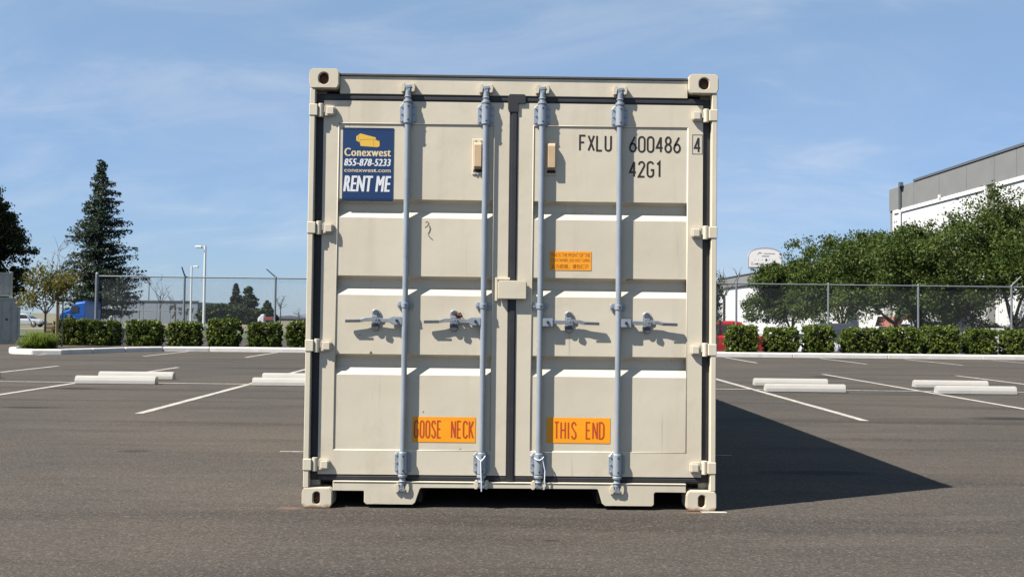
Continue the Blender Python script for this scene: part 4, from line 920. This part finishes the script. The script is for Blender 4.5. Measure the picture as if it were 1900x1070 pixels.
# young street trees on the planting island
bz = 0.10
b = at(83, 640, 23.6); b = (b.x, 23.6, bz)
hA = at(83, 498, 23.6).z - bz
broad_tree('young_tree', 'young yellow green street tree on the kerb island', b, hA, .78, .65, 1.15, 61, n_clump=130, per=28, leaf=.080, m=GOLD_LEAF, trunk_r=.035, bark=PALEBARK, blobs=6)
b2 = at(106, 640, 24.6)
bare_tree('young_bare_tree', 'young nearly leafless tree with stakes beside the yellow green tree', (b2.x, 24.6, bz), at(104, 465, 24.6).z - bz, .55, 66, r0=.032, m=PALEBARK, start=.4, n1=11)
for px, top, Y, lab in ((104, 520, 24.45, 'wooden tree stake behind the grass clump'), (115, 551, 24.0, 'thin grey tree stake rising from the grass clump')):
    p = at(px, 640, Y); zt_ = at(px, top, Y).z
    s = MB(); s.cyl((0, 0, 0), (0, 0, zt_ - bz), 0.032 if px == 104 else .022, 0.030 if px == 104 else .02, n=9); s.cyl((0, 0, zt_ - bz), (0, 0, zt_ - bz + .02), .028 if px == 104 else .018, .012, n=9)
    so = s.build('tree_stake', WOOD if px == 104 else PALEBARK, None); so.location = (p.x, Y, bz); tag(so, lab, 'stake')
# strappy grass clump
rg = np.random.default_rng(9); V, F = [], []
pl_, pr_ = at(36, 645, 22.4).x, at(106, 645, 22.4).x
tufts = [(rg.uniform(pl_ + .15, pr_ - .12), 22.3 + rg.normal(0, .3), rg.uniform(.6, 1.15)) for _ in range(16)]
for i in range(1300):
    tx, ty, th = tufts[i % 16]; cx = tx + rg.normal(0, .06); cy = ty + rg.normal(0, .06); a = rg.uniform(0, 6.28); L = rg.uniform(.20, .46) * th; w = rg.uniform(.010, .018); rch = rg.uniform(.10, .42)
    dx, dy = math.cos(a), math.sin(a); o = len(V)
    for (t, zz) in ((0, 0), (.35, .62), (.75, .95), (1.0, .70 + rg.uniform(-.25, .25))):
        q = w * (1 - t * .8); V += [(cx + dx * rch * t - dy * q, cy + dy * rch * t + dx * q, bz + L * zz), (cx + dx * rch * t + dy * q, cy + dy * rch * t - dx * q, bz + L * zz)]
    F += [(o + 2 * k, o + 2 * k + 1, o + 2 * k + 3, o + 2 * k + 2) for k in range(3)]
go = obj('grass_clump', np_mesh('grass_clump', np.array(V), np.array(F)), GRASS_LEAF)
tag(go, 'bright green strappy grass clump at the left end of the kerb island', 'grass', kind='stuff')
# wooden crate beyond the island
cb = base_at(95.5, 48); cr = empty('wooden_crate', cb); tag(cr, 'low slatted wooden crate behind the young trees', 'crate')
for k in range(5):
    s = MB(); s.box(-.32, .32, 0, .02, .05 + k * .22, .22 + k * .22); s.build('slat', WOOD, cr)
for q in (-.30, .24):
    s = MB(); s.box(q, q + .06, .021, .65, 0, 1.16); s.build('crate_post', WOOD, cr)

# right: row of broad trees along the white warehouse
for px, Y, top, wpx, cbase, seed, lab in ((1468, 78, 490, 150, 1.0, 71, 'farthest and smallest of the broad green trees, nearest the container'), (1562, 66, 438, 190, 1.2, 72, 'second broad green tree counted from the container'),
                                          (1662, 57, 424, 190, 1.9, 73, 'middle broad green tree behind the fence post that shows to the ground'), (1766, 49, 398, 205, 1.5, 74, 'broad green tree with a leaning dark trunk right of middle'),
                                          (1884, 43, 372, 225, 1.5, 75, 'tallest broad green tree at the right frame edge')):
    b = base_at(px, Y); hh = at(px, top, Y).z - b[2]; rx = wpx / 2 * (Y + CAM_D) / FPX
    broad_tree('broad_tree', lab, b, hh, rx * 1.28, rx * 1.1, cbase, seed, n_clump=460, per=95, leaf=.165 * (Y / 50) ** .7, group='row of broad trees along the warehouse', lean=(-.5 if seed == 74 else 0), trunk_r=.17, blobs=13)
b = base_at(1329, 31.5); broad_tree('slender_tree', 'slender young green tree peeping out beside the container right edge', b, at(1330, 500, 31.5).z - b[2], .30, .28, .5, 81, n_clump=60, per=30, leaf=.09, m=FAR_LEAF, trunk_r=.03, blobs=9)
b = base_at(1343, 46); bare_tree('pruned_tree', 'dark pruned bare trunk right of the slender tree', b, at(1348, 530, 46).z - b[2], .4, 83, r0=.085, m=BARK, start=.82, n1=5)
for px, Y, w, lab in ((1828, 50, 74, 'low rounded dark shrub left of the right fence post, far lot'), (1893, 46.5, 50, 'low rounded dark shrub at the far right edge behind the fence')):
    b = base_at(px, Y); rx = w / 2 * (Y + CAM_D) / FPX; broad_tree('round_shrub', lab, b, at(px, 594, Y).z - b[2], rx * 1.1, rx * .8, .25, int(px), n_clump=70, per=60, leaf=.12, trunk_r=.05, cat='shrub', group='round shrubs in the far lot', blobs=8)

# ------------------------------------------------------------------ buildings
def at_xz(px, py, X):
    d = ray(px, py); return CAMP + d * ((X - CAMP.x) / d.x)
XW = 31.0
wh = empty('warehouse', (XW, 60, -0.6)); tag(wh, 'tall white warehouse with grey parapet behind the broad trees', 'building')
yl = at_xz(1652, 352, XW).y; ztop = at_xz(1652, 352, XW).z + .6; yr = 18.0
def wbox(name, m, x0, x1, y0, y1, z0, z1, par=wh, bevel=0.0):
    mb = MB(); mb.box(x0 - XW, x1 - XW, y0 - 60, y1 - 60, z0, z1); return mb.build(name, m, par, bevel=bevel)
zpar = ztop - 1.75
wbox('wall', GREYWALL, XW, XW + 40, yr, yl, 0, ztop - .02)
js = [yl] + [at_xz(px, 400, XW).y for px in (1698, 1745, 1796, 1848, 1890)]
y = js[-1]
while y - 5.0 > yr: y -= 5.0; js.append(y)
js.append(yr)
for a, b_ in zip(js[:-1], js[1:]):
    wbox('parapet_panel', GREYWALL, XW - .10, XW - .002, b_ + .02, a - .02, zpar, ztop - .03)
wbox('coping', COPING, XW - .16, XW + .3, yr, at_xz(1698, 400, XW).y, ztop - .0, ztop + .16)
pil = at_xz(1842, 330, XW).y
edges = [(at_xz(1660, 380, XW).y, at_xz(1832, 380, XW).y), (at_xz(1851, 330, XW).y, at_xz(1851, 330, XW).y - 22)]
for a, b_ in edges:
    o = wbox('wall_panel', WHITEWALL, XW - .06, XW - .003, b_ + .25, a - .25, 0.2, zpar - .30)
    wbox('panel_trim', TRIMWALL, XW - .16, XW - .004, b_, a, zpar - .29, zpar - .03, o); wbox('panel_trim', TRIMWALL, XW - .16, XW - .004, a - .24, a, .2, zpar - .30, o); wbox('panel_trim', TRIMWALL, XW - .16, XW - .004, b_, b_ + .24, .2, zpar - .30, o)
dp = at_xz(1675, 400, XW).y
dpo = wbox('downpipe', COPING, XW - .30, XW - .17, dp - .10, dp + .10, zpar - .1, ztop + .25); wbox('downpipe', WHITEWALL, XW - .28, XW - .17, dp - .09, dp + .09, 0.3, zpar - .103); wbox('rain_head', COPING, XW - .40, XW - .165, dp - .5, dp - .17, ztop - .1, ztop + .2, dpo)
wl = at_xz(1749, 352, XW).y; wbox('wall_lamp', TRIMWALL, XW - .30, XW - .17, wl - .08, wl + .08, zpar - .05, zpar + .18)
# lower white hall farther along
lh = empty('low_hall', (XW, 100, -0.6)); tag(lh, 'low white hall with sloping grey roof band beyond the tall warehouse', 'building')
yh1 = at_xz(1336, 520, XW).y; zh = at_xz(1336, 519, XW).z + .6; yh0 = yl + 1.0
def lbx(name, m, x0, x1, y0, y1, z0, z1, par=lh):
    mb = MB(); mb.box(x0 - XW, x1 - XW, y0 - 100, y1 - 100, z0, z1); return mb.build(name, m, par)
lbx('wall', WHITEWALL, XW, XW + 18, yh0, yh1, 0, zh - 1.3)
nb = 8
for i in range(nb):
    a = yh0 + (yh1 - yh0) * i / nb; b_ = yh0 + (yh1 - yh0) * (i + 1) / nb
    lbx('roof_panel', GREYWALL, XW - .35, XW + 18.2, a + .03, b_ - .03, zh - 1.28, zh)
    lbx('wall_panel', WHITEWALL, XW - .08, XW - .003, a + .06, b_ - .06, .2, zh - 1.4)
lbx('coping', COPING, XW - .45, XW + .2, yh0, yh1, zh + .003, zh + .12)
# billboard above the hall
YS_ = 150.0; s1, s2 = at(1388, 498, YS_), at(1452, 498, YS_); ztp = at(1420, 459, YS_).z; zsh = at(1388, 476, YS_).z
sg = empty('pylon_sign', ((s1.x + s2.x) / 2, YS_, -0.6)); tag(sg, 'white arch topped business park sign above the low hall', 'sign')
hw = (s2.x - s1.x) / 2; z0 = s1.z + .6; zs = zsh + .6; zt2 = ztp + .6
def arch(hw, z0, zs, zt2, n=14):
    pts = [(-hw, z0), (hw, z0), (hw, zs)]
    pts += [(hw * math.cos(math.radians(a)) * .96, zs + .15 + (zt2 - zs - .15) * math.sin(math.radians(a)) ** .8) for a in np.linspace(12, 168, n)]
    return pts + [(-hw, zs)]
mb = MB(); mb.prism(arch(hw, z0, zs, zt2), 'y', 0.0, 0.5); mb.build('sign_frame', mat("sign_frame", (0.2376, 0.2376, 0.2772), 0.7), sg)
mb = MB(); mb.prism(arch(hw * .93, z0 + .25, zs, zt2 - .28), 'y', -0.06, -0.004); fc = mb.build('sign_face', mat("sign_face", (0.5676, 0.5544, 0.5478), 0.6), sg)
for q in (-.75, .75):
    mb = MB(); mb.box(q * hw - .2, q * hw + .2, .1, .4, 0, z0 - .003); mb.build('sign_leg', mat("sign_leg", (0.33, 0.3432, 0.3432), 0.6), sg)
SIGNINK = mat("faded_sign_ink", (0.264, 0.2442, 0.2442), 0.7); SIGNDK = mat("dark_sign_ink", (0.1056, 0.0924, 0.099), 0.7)
place('lettering', text_mesh("Business Park", .52, hw * 1.62), SIGNINK, sg, -hw * .82, -.066, z0 + .55)
for i, q in enumerate((.10, .16, .22, .24, .30, .20, .12)):                  # faint row that cannot be read
    MB().ribbon([(-hw * .62 + i * hw * .2, z0 + 1.26), (-hw * .62 + i * hw * .2 + q * .5, z0 + 1.26 + q), (-hw * .62 + i * hw * .2 + .05, z0 + 1.56)], .07, -.066).build('lettering', SIGNINK, sg, fix=False)
mb = MB(); mb.add([(-hw * .48, -.066, zs + .35), (-hw * .34, -.066, zs + .78), (-hw * .18, -.066, zs + .55), (-hw * .24, -.066, zs + .48), (-hw * .33, -.066, zs + .60), (-hw * .44, -.066, zs + .33)], [tuple(range(6))[::-1]]); mb.build('logo', SIGNDK, sg, fix=False)
rect_ = MB(); rect_.box(-hw * .1, hw * .55, -.068, -.062, zs + .42, zs + .60); rect_.build('sign_line', SIGNINK, sg); rect_ = MB(); rect_.box(-hw * .2, hw * .22, -.068, -.062, zs + .02, zs + .16); rect_.build('sign_line', SIGNDK, sg)
# pale grey warehouse on the left
YP_ = 190.0; a, b_ = at(222, 556, YP_), at(367, 560, YP_)
pw = empty('pale_warehouse', (b_.x, YP_, -0.6)); tag(pw, 'long low pale grey warehouse with dark lettering beyond the left fence', 'building')
hw_ = b_.z + .6; wl_ = b_.x - a.x + 6
for i in range(8):
    mb = MB(); x0 = -wl_ + wl_ * i / 8; mb.box(x0 + .03, x0 + wl_ / 8 - .03, 0, .3, 0, hw_); mb.build('wall_panel', PALEWALL, pw)
mb = MB(); mb.box(-wl_, 0, .301, 30, 0, hw_ - .05); mb.build('building_body', PALEWALL, pw)
mb = MB(); mb.box(-wl_, .1, -.15, .5, hw_ + .004, hw_ + .22); mb.build('roof_edge', COPING, pw)
def pwx(px): return at(px, 580, YP_).x - b_.x
def pwz(py): return at(345, py, YP_).z + .6
sh = [(314, 568), (326, 568), (326, 585), (320, 592), (314, 583)]
for pts, w in (([(315, 579), (316, 569), (323, 568)], .34), ([(319, 590), (324, 583), (325, 574)], .30), ([(317, 574), (320, 570)], .25)):
    MB().ribbon([(pwx(x), pwz(y)) for x, y in pts], w, -.02).build('logo', LOGODK, pw, fix=False)
for k, pts in enumerate(([(331, 572), (336, 572), (336, 575), (331, 575)], [(331, 580), (336, 580), (335, 584)], [(343, 574), (344, 582)], [(346, 574), (359, 572)], [(348, 574), (347, 584)], [(354, 574), (354, 586)], [(357, 574), (356, 580)])):
    MB().ribbon([(pwx(x), pwz(y)) for x, y in pts], .22, -.02 - k * .001).build('lettering', LOGODK, pw, fix=False)
# far low sheds on the horizon
p = at(520, 590, 320); sd = empty('far_shed', (p.x, 320, -.6)); tag(sd, 'dark low shed on the horizon beside the container left edge', 'building')
mb = MB(); mb.box(-3.5, 11, 0, 8, 0, p.z + .4); mb.build('wall', mat("far_shed_wall", (0.066, 0.066, 0.0858), .9), sd); mb = MB(); mb.prism([(-3.8, p.z + .403), (11.3, p.z + .403), (11.3, p.z + .7), (3, p.z + 1.5), (-3.8, p.z + .9)], 'y', -.2, 8.2); mb.build('roof', mat("far_shed_roof", (0.0858, 0.0924, 0.1122), .8), sd)
# small red roofed hut in the far lot
hp = base_at(1678, 62); hut = empty('hut', hp); tag(hut, 'small hut with red tiled roof between the broad trees', 'hut')
hz_ = at(1678, 587, 62).z - hp[2]; hwid = 29 * (62 + CAM_D) / FPX
mb = MB(); mb.box(-hwid * .92, hwid * .92, 0, 2, 0, hz_ - .72); mb.build('wall', STUCCO, hut)
mb = MB(); mb.prism([(-hwid, hz_ - .7), (hwid, hz_ - .7), (hwid * .82, hz_), (-hwid * .82, hz_)], 'y', -.5, 2.5); rf = mb.build('roof', REDROOF, hut)
for k in range(4):
    mb = MB(); mb.box(-hwid * (1.0 - .05 * k), hwid * (1.0 - .05 * k), -.56, -.501, hz_ - .69 + k * .17, hz_ - .58 + k * .17); mb.build('tile_row', REDROOF, rf)
for k in range(5):
    x = -hwid * .8 + k * hwid * .4; mb = MB(); mb.box(x - .10, x + .10, -.06, -.003, .3, hz_ - .8); mb.build('window', WHITEWALL if k % 2 else GLASS, hut)

# ------------------------------------------------------------------ lamps, cabinet and poles
for px, top, hpx_, Y, side, lab in ((378, 456, 600, 98, -1, 'tall white lamp pole with head turned left beyond the fence'), (353.5, 493, 590, 140, 1, 'farther white lamp pole left of the tall one')):
    b = base_at(px, Y); t = at(px, top, Y); root = empty('lamp_post', b); hh = t.z - b[2]
    mb = MB(); mb.cyl((0, 0, .5), (0, 0, hh), .15, .12, n=10); mb.build('pole', POLEWHITE, root)
    mb = MB(); mb.cyl((0, 0, 0), (0, 0, .5), .28, n=12); mb.build('pole_base', CONCRETE, root)
    mb = MB(); mb.box(side * .13, side * .35, -.06, .06, hh - .18, hh - .06); mb.box(side * .32, side * 1.0, -.28, .28, hh - .26, hh); mb.build('lamp_head', POLEWHITE, root, bevel=.04)
    tag(root, lab, 'lamp post', 'lamp posts beyond the fence')
b = base_at(275, 230); mb = MB(); mb.cyl((0, 0, 0), (0, 0, at(275, 520, 230).z - b[2]), .16, .10, n=8); mb.box(-.8, .8, -.06, .06, at(275, 524, 230).z - b[2] - .1, at(275, 524, 230).z - b[2] + .06)
o = mb.build('utility_pole', PALEBARK, None); o.location = b; tag(o, 'very thin far utility pole above the pale warehouse', 'pole')
b = base_at(1850, 38); cb = empty('utility_cabinet', b); tag(cb, 'white utility cabinet between the last two shrubs on the right', 'cabinet')
hc = at(1850, 609, 38).z - b[2]
mb = MB(); mb.box(-.34, .34, 0, .45, .05, hc); mb.build('cabinet_body', WHITEWALL, cb, bevel=.015)
for q in (-.14, .12):
    mb = MB(); mb.cyl((q, -.003, hc - .14), (q, -.02, hc - .14), .028, n=10); mb.build('lock', BOLT, cb)
mb = MB(); mb.box(-.38, .38, -.04, .49, 0, .048); mb.build('plinth', CONCRETE, cb)
b = base_at(207, 70); wc = empty('white_pump', b); tag(wc, 'narrow white standing cabinet below the tall conifer', 'cabinet')
hp_ = at(207, 568, 70).z - b[2]
mb = MB(); mb.box(-.2, .2, 0, .4, 0, hp_ - .75); mb.build('cabinet_body', WHITEWALL, wc, bevel=.02); mb = MB(); mb.box(-.10, .16, .05, .35, hp_ - .747, hp_); mb.build('cabinet_head', WHITEWALL, wc, bevel=.05); mb = MB(); mb.box(-.12, .12, -.01, -.002, hp_ - 1.0, hp_ - .85); mb.build('display', BOLT, wc)

# ------------------------------------------------------------------ vehicles
def car_paint(name, col): return mat(name, col, 0.28, 0.1, spec=0.6)
def loft(mb, secs):
    """secs: (x, half width, z0, z1, round) cross sections along x"""
    V, F = [], []; K = 10
    for x, hw, z0, z1, rd in secs:
        c = min(rd, hw * .9, (z1 - z0) * .49)
        ring_ = [(-hw, z0 + c * .6), (-hw + c * .6, z0), (hw - c * .6, z0), (hw, z0 + c * .6), (hw, z0 + (z1 - z0) * .55), (hw - c * .22, z1 - c * .7), (hw - c, z1), (-hw + c, z1), (-hw + c * .22, z1 - c * .7), (-hw, z0 + (z1 - z0) * .55)]
        V += [(x, y, z) for y, z in ring_]
    n = len(secs)
    for i in range(n - 1): F += [(i * K + k, i * K + (k + 1) % K, (i + 1) * K + (k + 1) % K, (i + 1) * K + k) for k in range(K)]
    F += [tuple(range(K)), tuple(range(n * K - 1, (n - 1) * K - 1, -1))]
    mb.add(V, F); return mb
def car(name, label, loc, rz, paint, L=4.6, Wd=1.85, Hh=1.7, belt=1.0, hood=.98, kind='suv', cat='car', group=None):
    """nose towards +x"""
    root = empty(name, loc, rz); tag(root, label, cat, group); h = Wd / 2; a = L / 2
    mb = MB(); loft(mb, [(-a, h * .80, .45, belt * .92, .12), (-a + .12, h * .94, .32, belt, .14), (-a * .55, h, .24, belt, .12), (a * .25, h, .24, belt * .98, .12), (a * .62, h * .98, .26, hood, .14), (a - .22, h * .93, .30, hood * .88, .16), (a, h * .78, .40, hood * .66, .12)])
    body = mb.build('body', paint, root, smooth=False, bevel=.02)
    rear = -a + (.12 if kind == 'suv' else .75); ro = -a + (.45 if kind == 'suv' else 1.25)
    cab = MB(); loft(cab, [(rear, h * .84, belt - .06, belt + .02, .04), (ro, h * .76, belt - .06, Hh - .05, .12), (0.0, h * .78, belt - .06, Hh, .12), (a * .12, h * .77, belt - .06, Hh - .04, .12), (a * .44, h * .86, belt - .08, belt + .0, .03)])
    cb_ = cab.build('cabin', paint, root, bevel=.02)
    # windscreen, rear window and side windows stand a little proud of the cabin
    def pane(pts, nm='window'):
        m_ = MB(); m_.add(pts, [tuple(range(len(pts)))]); m_.build(nm, GLASS, cb_, fix=False)
    dx = .012
    pane([(a * .125 + dx, -h * .66, Hh - .09), (a * .125 + dx, h * .66, Hh - .09), (a * .43 + dx, h * .76, belt + .05), (a * .43 + dx, -h * .76, belt + .05)], 'windscreen')
    pane([(ro - dx, h * .62, Hh - .12), (ro - dx, -h * .62, Hh - .12), (rear - dx, -h * .72, belt + .08), (rear - dx, h * .72, belt + .08)], 'rear_window')
    for s in (-1, 1):
        yt, yb = s * (h * .78 + .004), s * (h * .865 + .006)
        for x0, x1, x2, x3 in ((rear + .32, -.62, -.62, ro + .12), (-.54, .10, .10, -.54), (.18, a * .38, a * .13, .18)):
            p_ = [(x0, yb, belt + .05), (x1, yb, belt + .05), (x2, yt, Hh - .16), (x3, yt, Hh - .16)]; pane(p_ if s < 0 else p_[::-1])
        for x in (-a * .60, a * .60):
            w = MB(); w.cyl((x, s * (h - .20), .34), (x, s * (h + .015), .34), .34, n=22); wo = w.build('wheel', TYRE, root, bevel=.03)
            w = MB(); w.cyl((x, s * (h + .0155), .34), (x, s * (h + .03), .34), .21, .19, n=16); w.build('rim', RIM, wo)
        l_ = MB(); l_.box(a - .16, a - .03, s * h * .50, s * h * .84, hood * .60, hood * .76) if s > 0 else l_.box(a - .16, a - .03, -h * .84, -h * .50, hood * .60, hood * .76); l_.build('headlight', LAMPGLASS, root, bevel=.02)
        l_ = MB(); yy = sorted((s * h * .60, s * h * .86)); l_.box(-a - .01, -a + .10, yy[0], yy[1], belt * .68, belt * .9); l_.build('tail_light', TAILRED, root, bevel=.02)
        mi = MB(); yy = sorted((s * (h * .88), s * (h + .14))); mi.box(a * .30, a * .36, yy[0], yy[1], belt + .0, belt + .14); mi.build('mirror', paint, root, bevel=.03)
    g = MB(); g.box(a - .05, a + .012, -h * .44, h * .44, hood * .45, hood * .66); g.build('grille', BOLT, root, bevel=.01)
    g = MB(); g.box(a - .10, a + .03, -h * .78, h * .78, .32, .44); g.box(-a - .03, -a + .10, -h * .78, h * .78, .36, .48); g.build('bumper', TYRE, root, bevel=.02)
    return root
p = base_at(1455, 35.5); car('parked_car', 'bright red car behind the shrubs next to the container right edge', (p[0] - 2.3, 35.5, p[2]), 0, car_paint("red_paint", (0.2772, 0.00792, 0.0066)), Hh=1.72, belt=1.12, hood=1.08)
p = base_at(1520, 37); car('parked_car', 'white car facing the fence behind the narrow clipped shrub', (p[0], 39.0, p[2]), -math.pi / 2, car_paint("white_paint", (0.462, 0.4752, 0.495)), Hh=1.42, belt=.93, hood=.9, kind='sedan')
p = base_at(1592, 37); car('parked_car', 'grey car with dark roof behind the wide clipped shrub', (p[0], 39.4, p[2]), -math.pi / 2, mat("grey_paint", (0.020, 0.022, 0.029), 0.45, spec=0.25), Hh=1.66, belt=1.05, hood=1.02, Wd=1.95)
p = base_at(1740, 53.5); car('parked_car', 'white pickup cab parked far back between the broad trees', (p[0], 53.5, p[2]), 0, car_paint("white_paint", (0.462, 0.4752, 0.495)), Hh=1.95, belt=1.25, hood=1.15)
p = base_at(82, 113); car('parked_car', 'white car far away between the grey containers and young trees', (p[0] - 2.25, 113, p[2]), 0, car_paint("silver_paint", (0.2772, 0.297, 0.3102)), Hh=1.62)
# red and white lorry on the horizon
p = base_at(506, 175); rz_ = at(490, 583, 175).z - p[2]; lr = empty('far_lorry', p); lr.scale = (.6, .6, .75); tag(lr, 'tiny red and white lorry on the horizon below the spire trees', 'lorry')
mb = MB(); mb.box(-2.6, 0.2, -1.1, 1.1, 1.1, rz_); mb.build('cargo_box', car_paint("faded_red", (0.1848, 0.0396, 0.0462)), lr, bevel=.05)
mb = MB(); loft(mb, [(-4.4, 1.0, .5, 1.6, .2), (-3.9, 1.1, .5, 2.0, .2), (-3.3, 1.1, .5, 2.5, .2), (-2.62, 1.1, .5, 2.6, .2)]); mb.build('cab', car_paint("white_paint", (0.462, 0.4752, 0.495)), lr)
for x in (-3.6, -.6):
    for s in (-1, 1):
        mb = MB(); mb.cyl((x, s * .8, .5), (x, s * 1.12, .5), .5, n=14); mb.build('wheel', TYRE, lr)
# blue lorry tractor under the conifer
p = base_at(139, 52.5); bt = empty('blue_lorry', p, 0.0); bt.scale = (.70, 1, 1); tag(bt, 'shiny blue lorry cab half hidden behind the conifer trunk and shrubs', 'lorry')
BP = mat("blue_metallic", (0.00792, 0.066, 0.2772), 0.22, 0.3, spec=0.7); zt3 = at(160, 558, 52.5).z - p[2]
mb = MB(); loft(mb, [(-.75, 1.0, .7, 1.55, .2), (-.6, 1.1, .6, 1.75, .2), (-.2, 1.12, .6, 1.9, .15), (.25, 1.15, .6, zt3 - .45, .15), (.7, 1.15, .6, zt3 - .08, .15), (1.5, 1.15, .6, zt3, .15)]); cbm = mb.build('cab', BP, bt, bevel=.02)
mb = MB(); mb.add([(-.22, -.95, 1.97), (-.22, .95, 1.97), (.22, .95, zt3 - .50), (.22, -.95, zt3 - .50)], [(3, 2, 1, 0)]); mb.build('windscreen', GLASS, cbm, fix=False)
mb = MB(); mb.add([(.30, -1.162, 1.75), (1.0, -1.162, 1.75), (1.0, -1.162, 2.15), (.42, -1.162, 2.15)], [(0, 1, 2, 3)]); mb.build('window', GLASS, cbm, fix=False)
for x in (-.15, 2.0, 3.1):
    for s in (-1, 1):
        mb = MB(); mb.cyl((x, s * .85, .5), (x, s * 1.18, .5), .5, n=18); mb.build('wheel', TYRE, bt)
mb = MB(); mb.box(.0, .42, -1.30, -1.165, 1.0, 1.72); mb.build('chrome_tank', mat("chrome", (0.561, 0.5676, 0.5808), .12, 1.0), bt, bevel=.08, seg=3)
mb = MB(); mb.box(1.0, 4.4, -.45, .45, .62, .86); mb.build('chassis', BOLT, bt)

# ------------------------------------------------------------------ stacked grey containers at the left edge
def small_container(name, label, loc, Lx, Ly, Hz, group):
    root = empty(name, loc, 0.49); tag(root, label, 'container', group)
    for sx in (0, 1):
        for sy in (0, 1):
            for top in (0, 1):
                mb = MB(); x = -sx * Lx; y = sy * Ly
                mb.box(x if sx else x - .17, x + .17 if sx else x, y - .16 if sy else y, y if sy else y + .16, Hz - .12 if top else 0, Hz if top else .12); mb.build('corner_casting', GREYBOX, root, bevel=.006)
            mb = MB(); mb.box(x + .005 if sx else x - .13, x + .13 if sx else x - .005, y - .13 if sy else y + .005, y - .005 if sy else y + .13, .1205, Hz - .1205); mb.build('corner_post', GREYBOX, root)
    for y0, y1 in ((.02, .10), (Ly - .10, Ly - .02)):
        mb = MB(); mb.box(-Lx + .1705, -.1705, y0, y1, .03, .16); mb.build('bottom_rail', GREYBOX, root); mb = MB(); mb.box(-Lx + .1705, -.1705, y0, y1, Hz - .13, Hz - .02); mb.build('top_rail', GREYBOX, root)
    mb = MB(); mb.box(-Lx + .05, -.05, .12, Ly - .12, .14, Hz - .04); mb.build('container_body', GREYBOX, root)
    # door leaves with bars on the end that faces the lot
    for k in (0, 1):
        x1 = -.14 - k * (Lx - .28) / 2; x0 = x1 - (Lx - .28) / 2 + .02
        mb = MB(); mb.box(x0, x1, .055, .1195, .18, Hz - .14); d_ = mb.build('door', GREYBOX, root, bevel=.004)
        for q in (.3, .72):
            xx = x1 + (x0 - x1) * q; mb = MB(); mb.cyl((xx, .035, .1), (xx, .035, Hz - .08), .018, n=8); mb.build('locking_bar', GREYBOX, d_)
        mb = MB(); mb.box((x0 + x1) / 2 - .05, (x0 + x1) / 2 + .05, .045, .0545, Hz * .5, Hz * .5 + .12); mb.build('placard', BOLT, d_)
    return root
Yq = 48.2; p = base_at(37.5, Yq); zt4 = at(37, 551.5, Yq).z - p[2]
small_container('storage_container', 'lower grey container of the stack at the left frame edge', (p[0], Yq, p[2]), 2.44, 6.06, zt4, 'stacked grey containers')
q = at(24, 520, Yq + .3); zt5 = at(24, 505, Yq + .3).z - (p[2] + zt4)
small_container('storage_container', 'upper grey container of the stack at the left frame edge', (q.x, Yq + .3, p[2] + zt4 + .02), 2.44, 5.6, zt5 - .02, 'stacked grey containers')
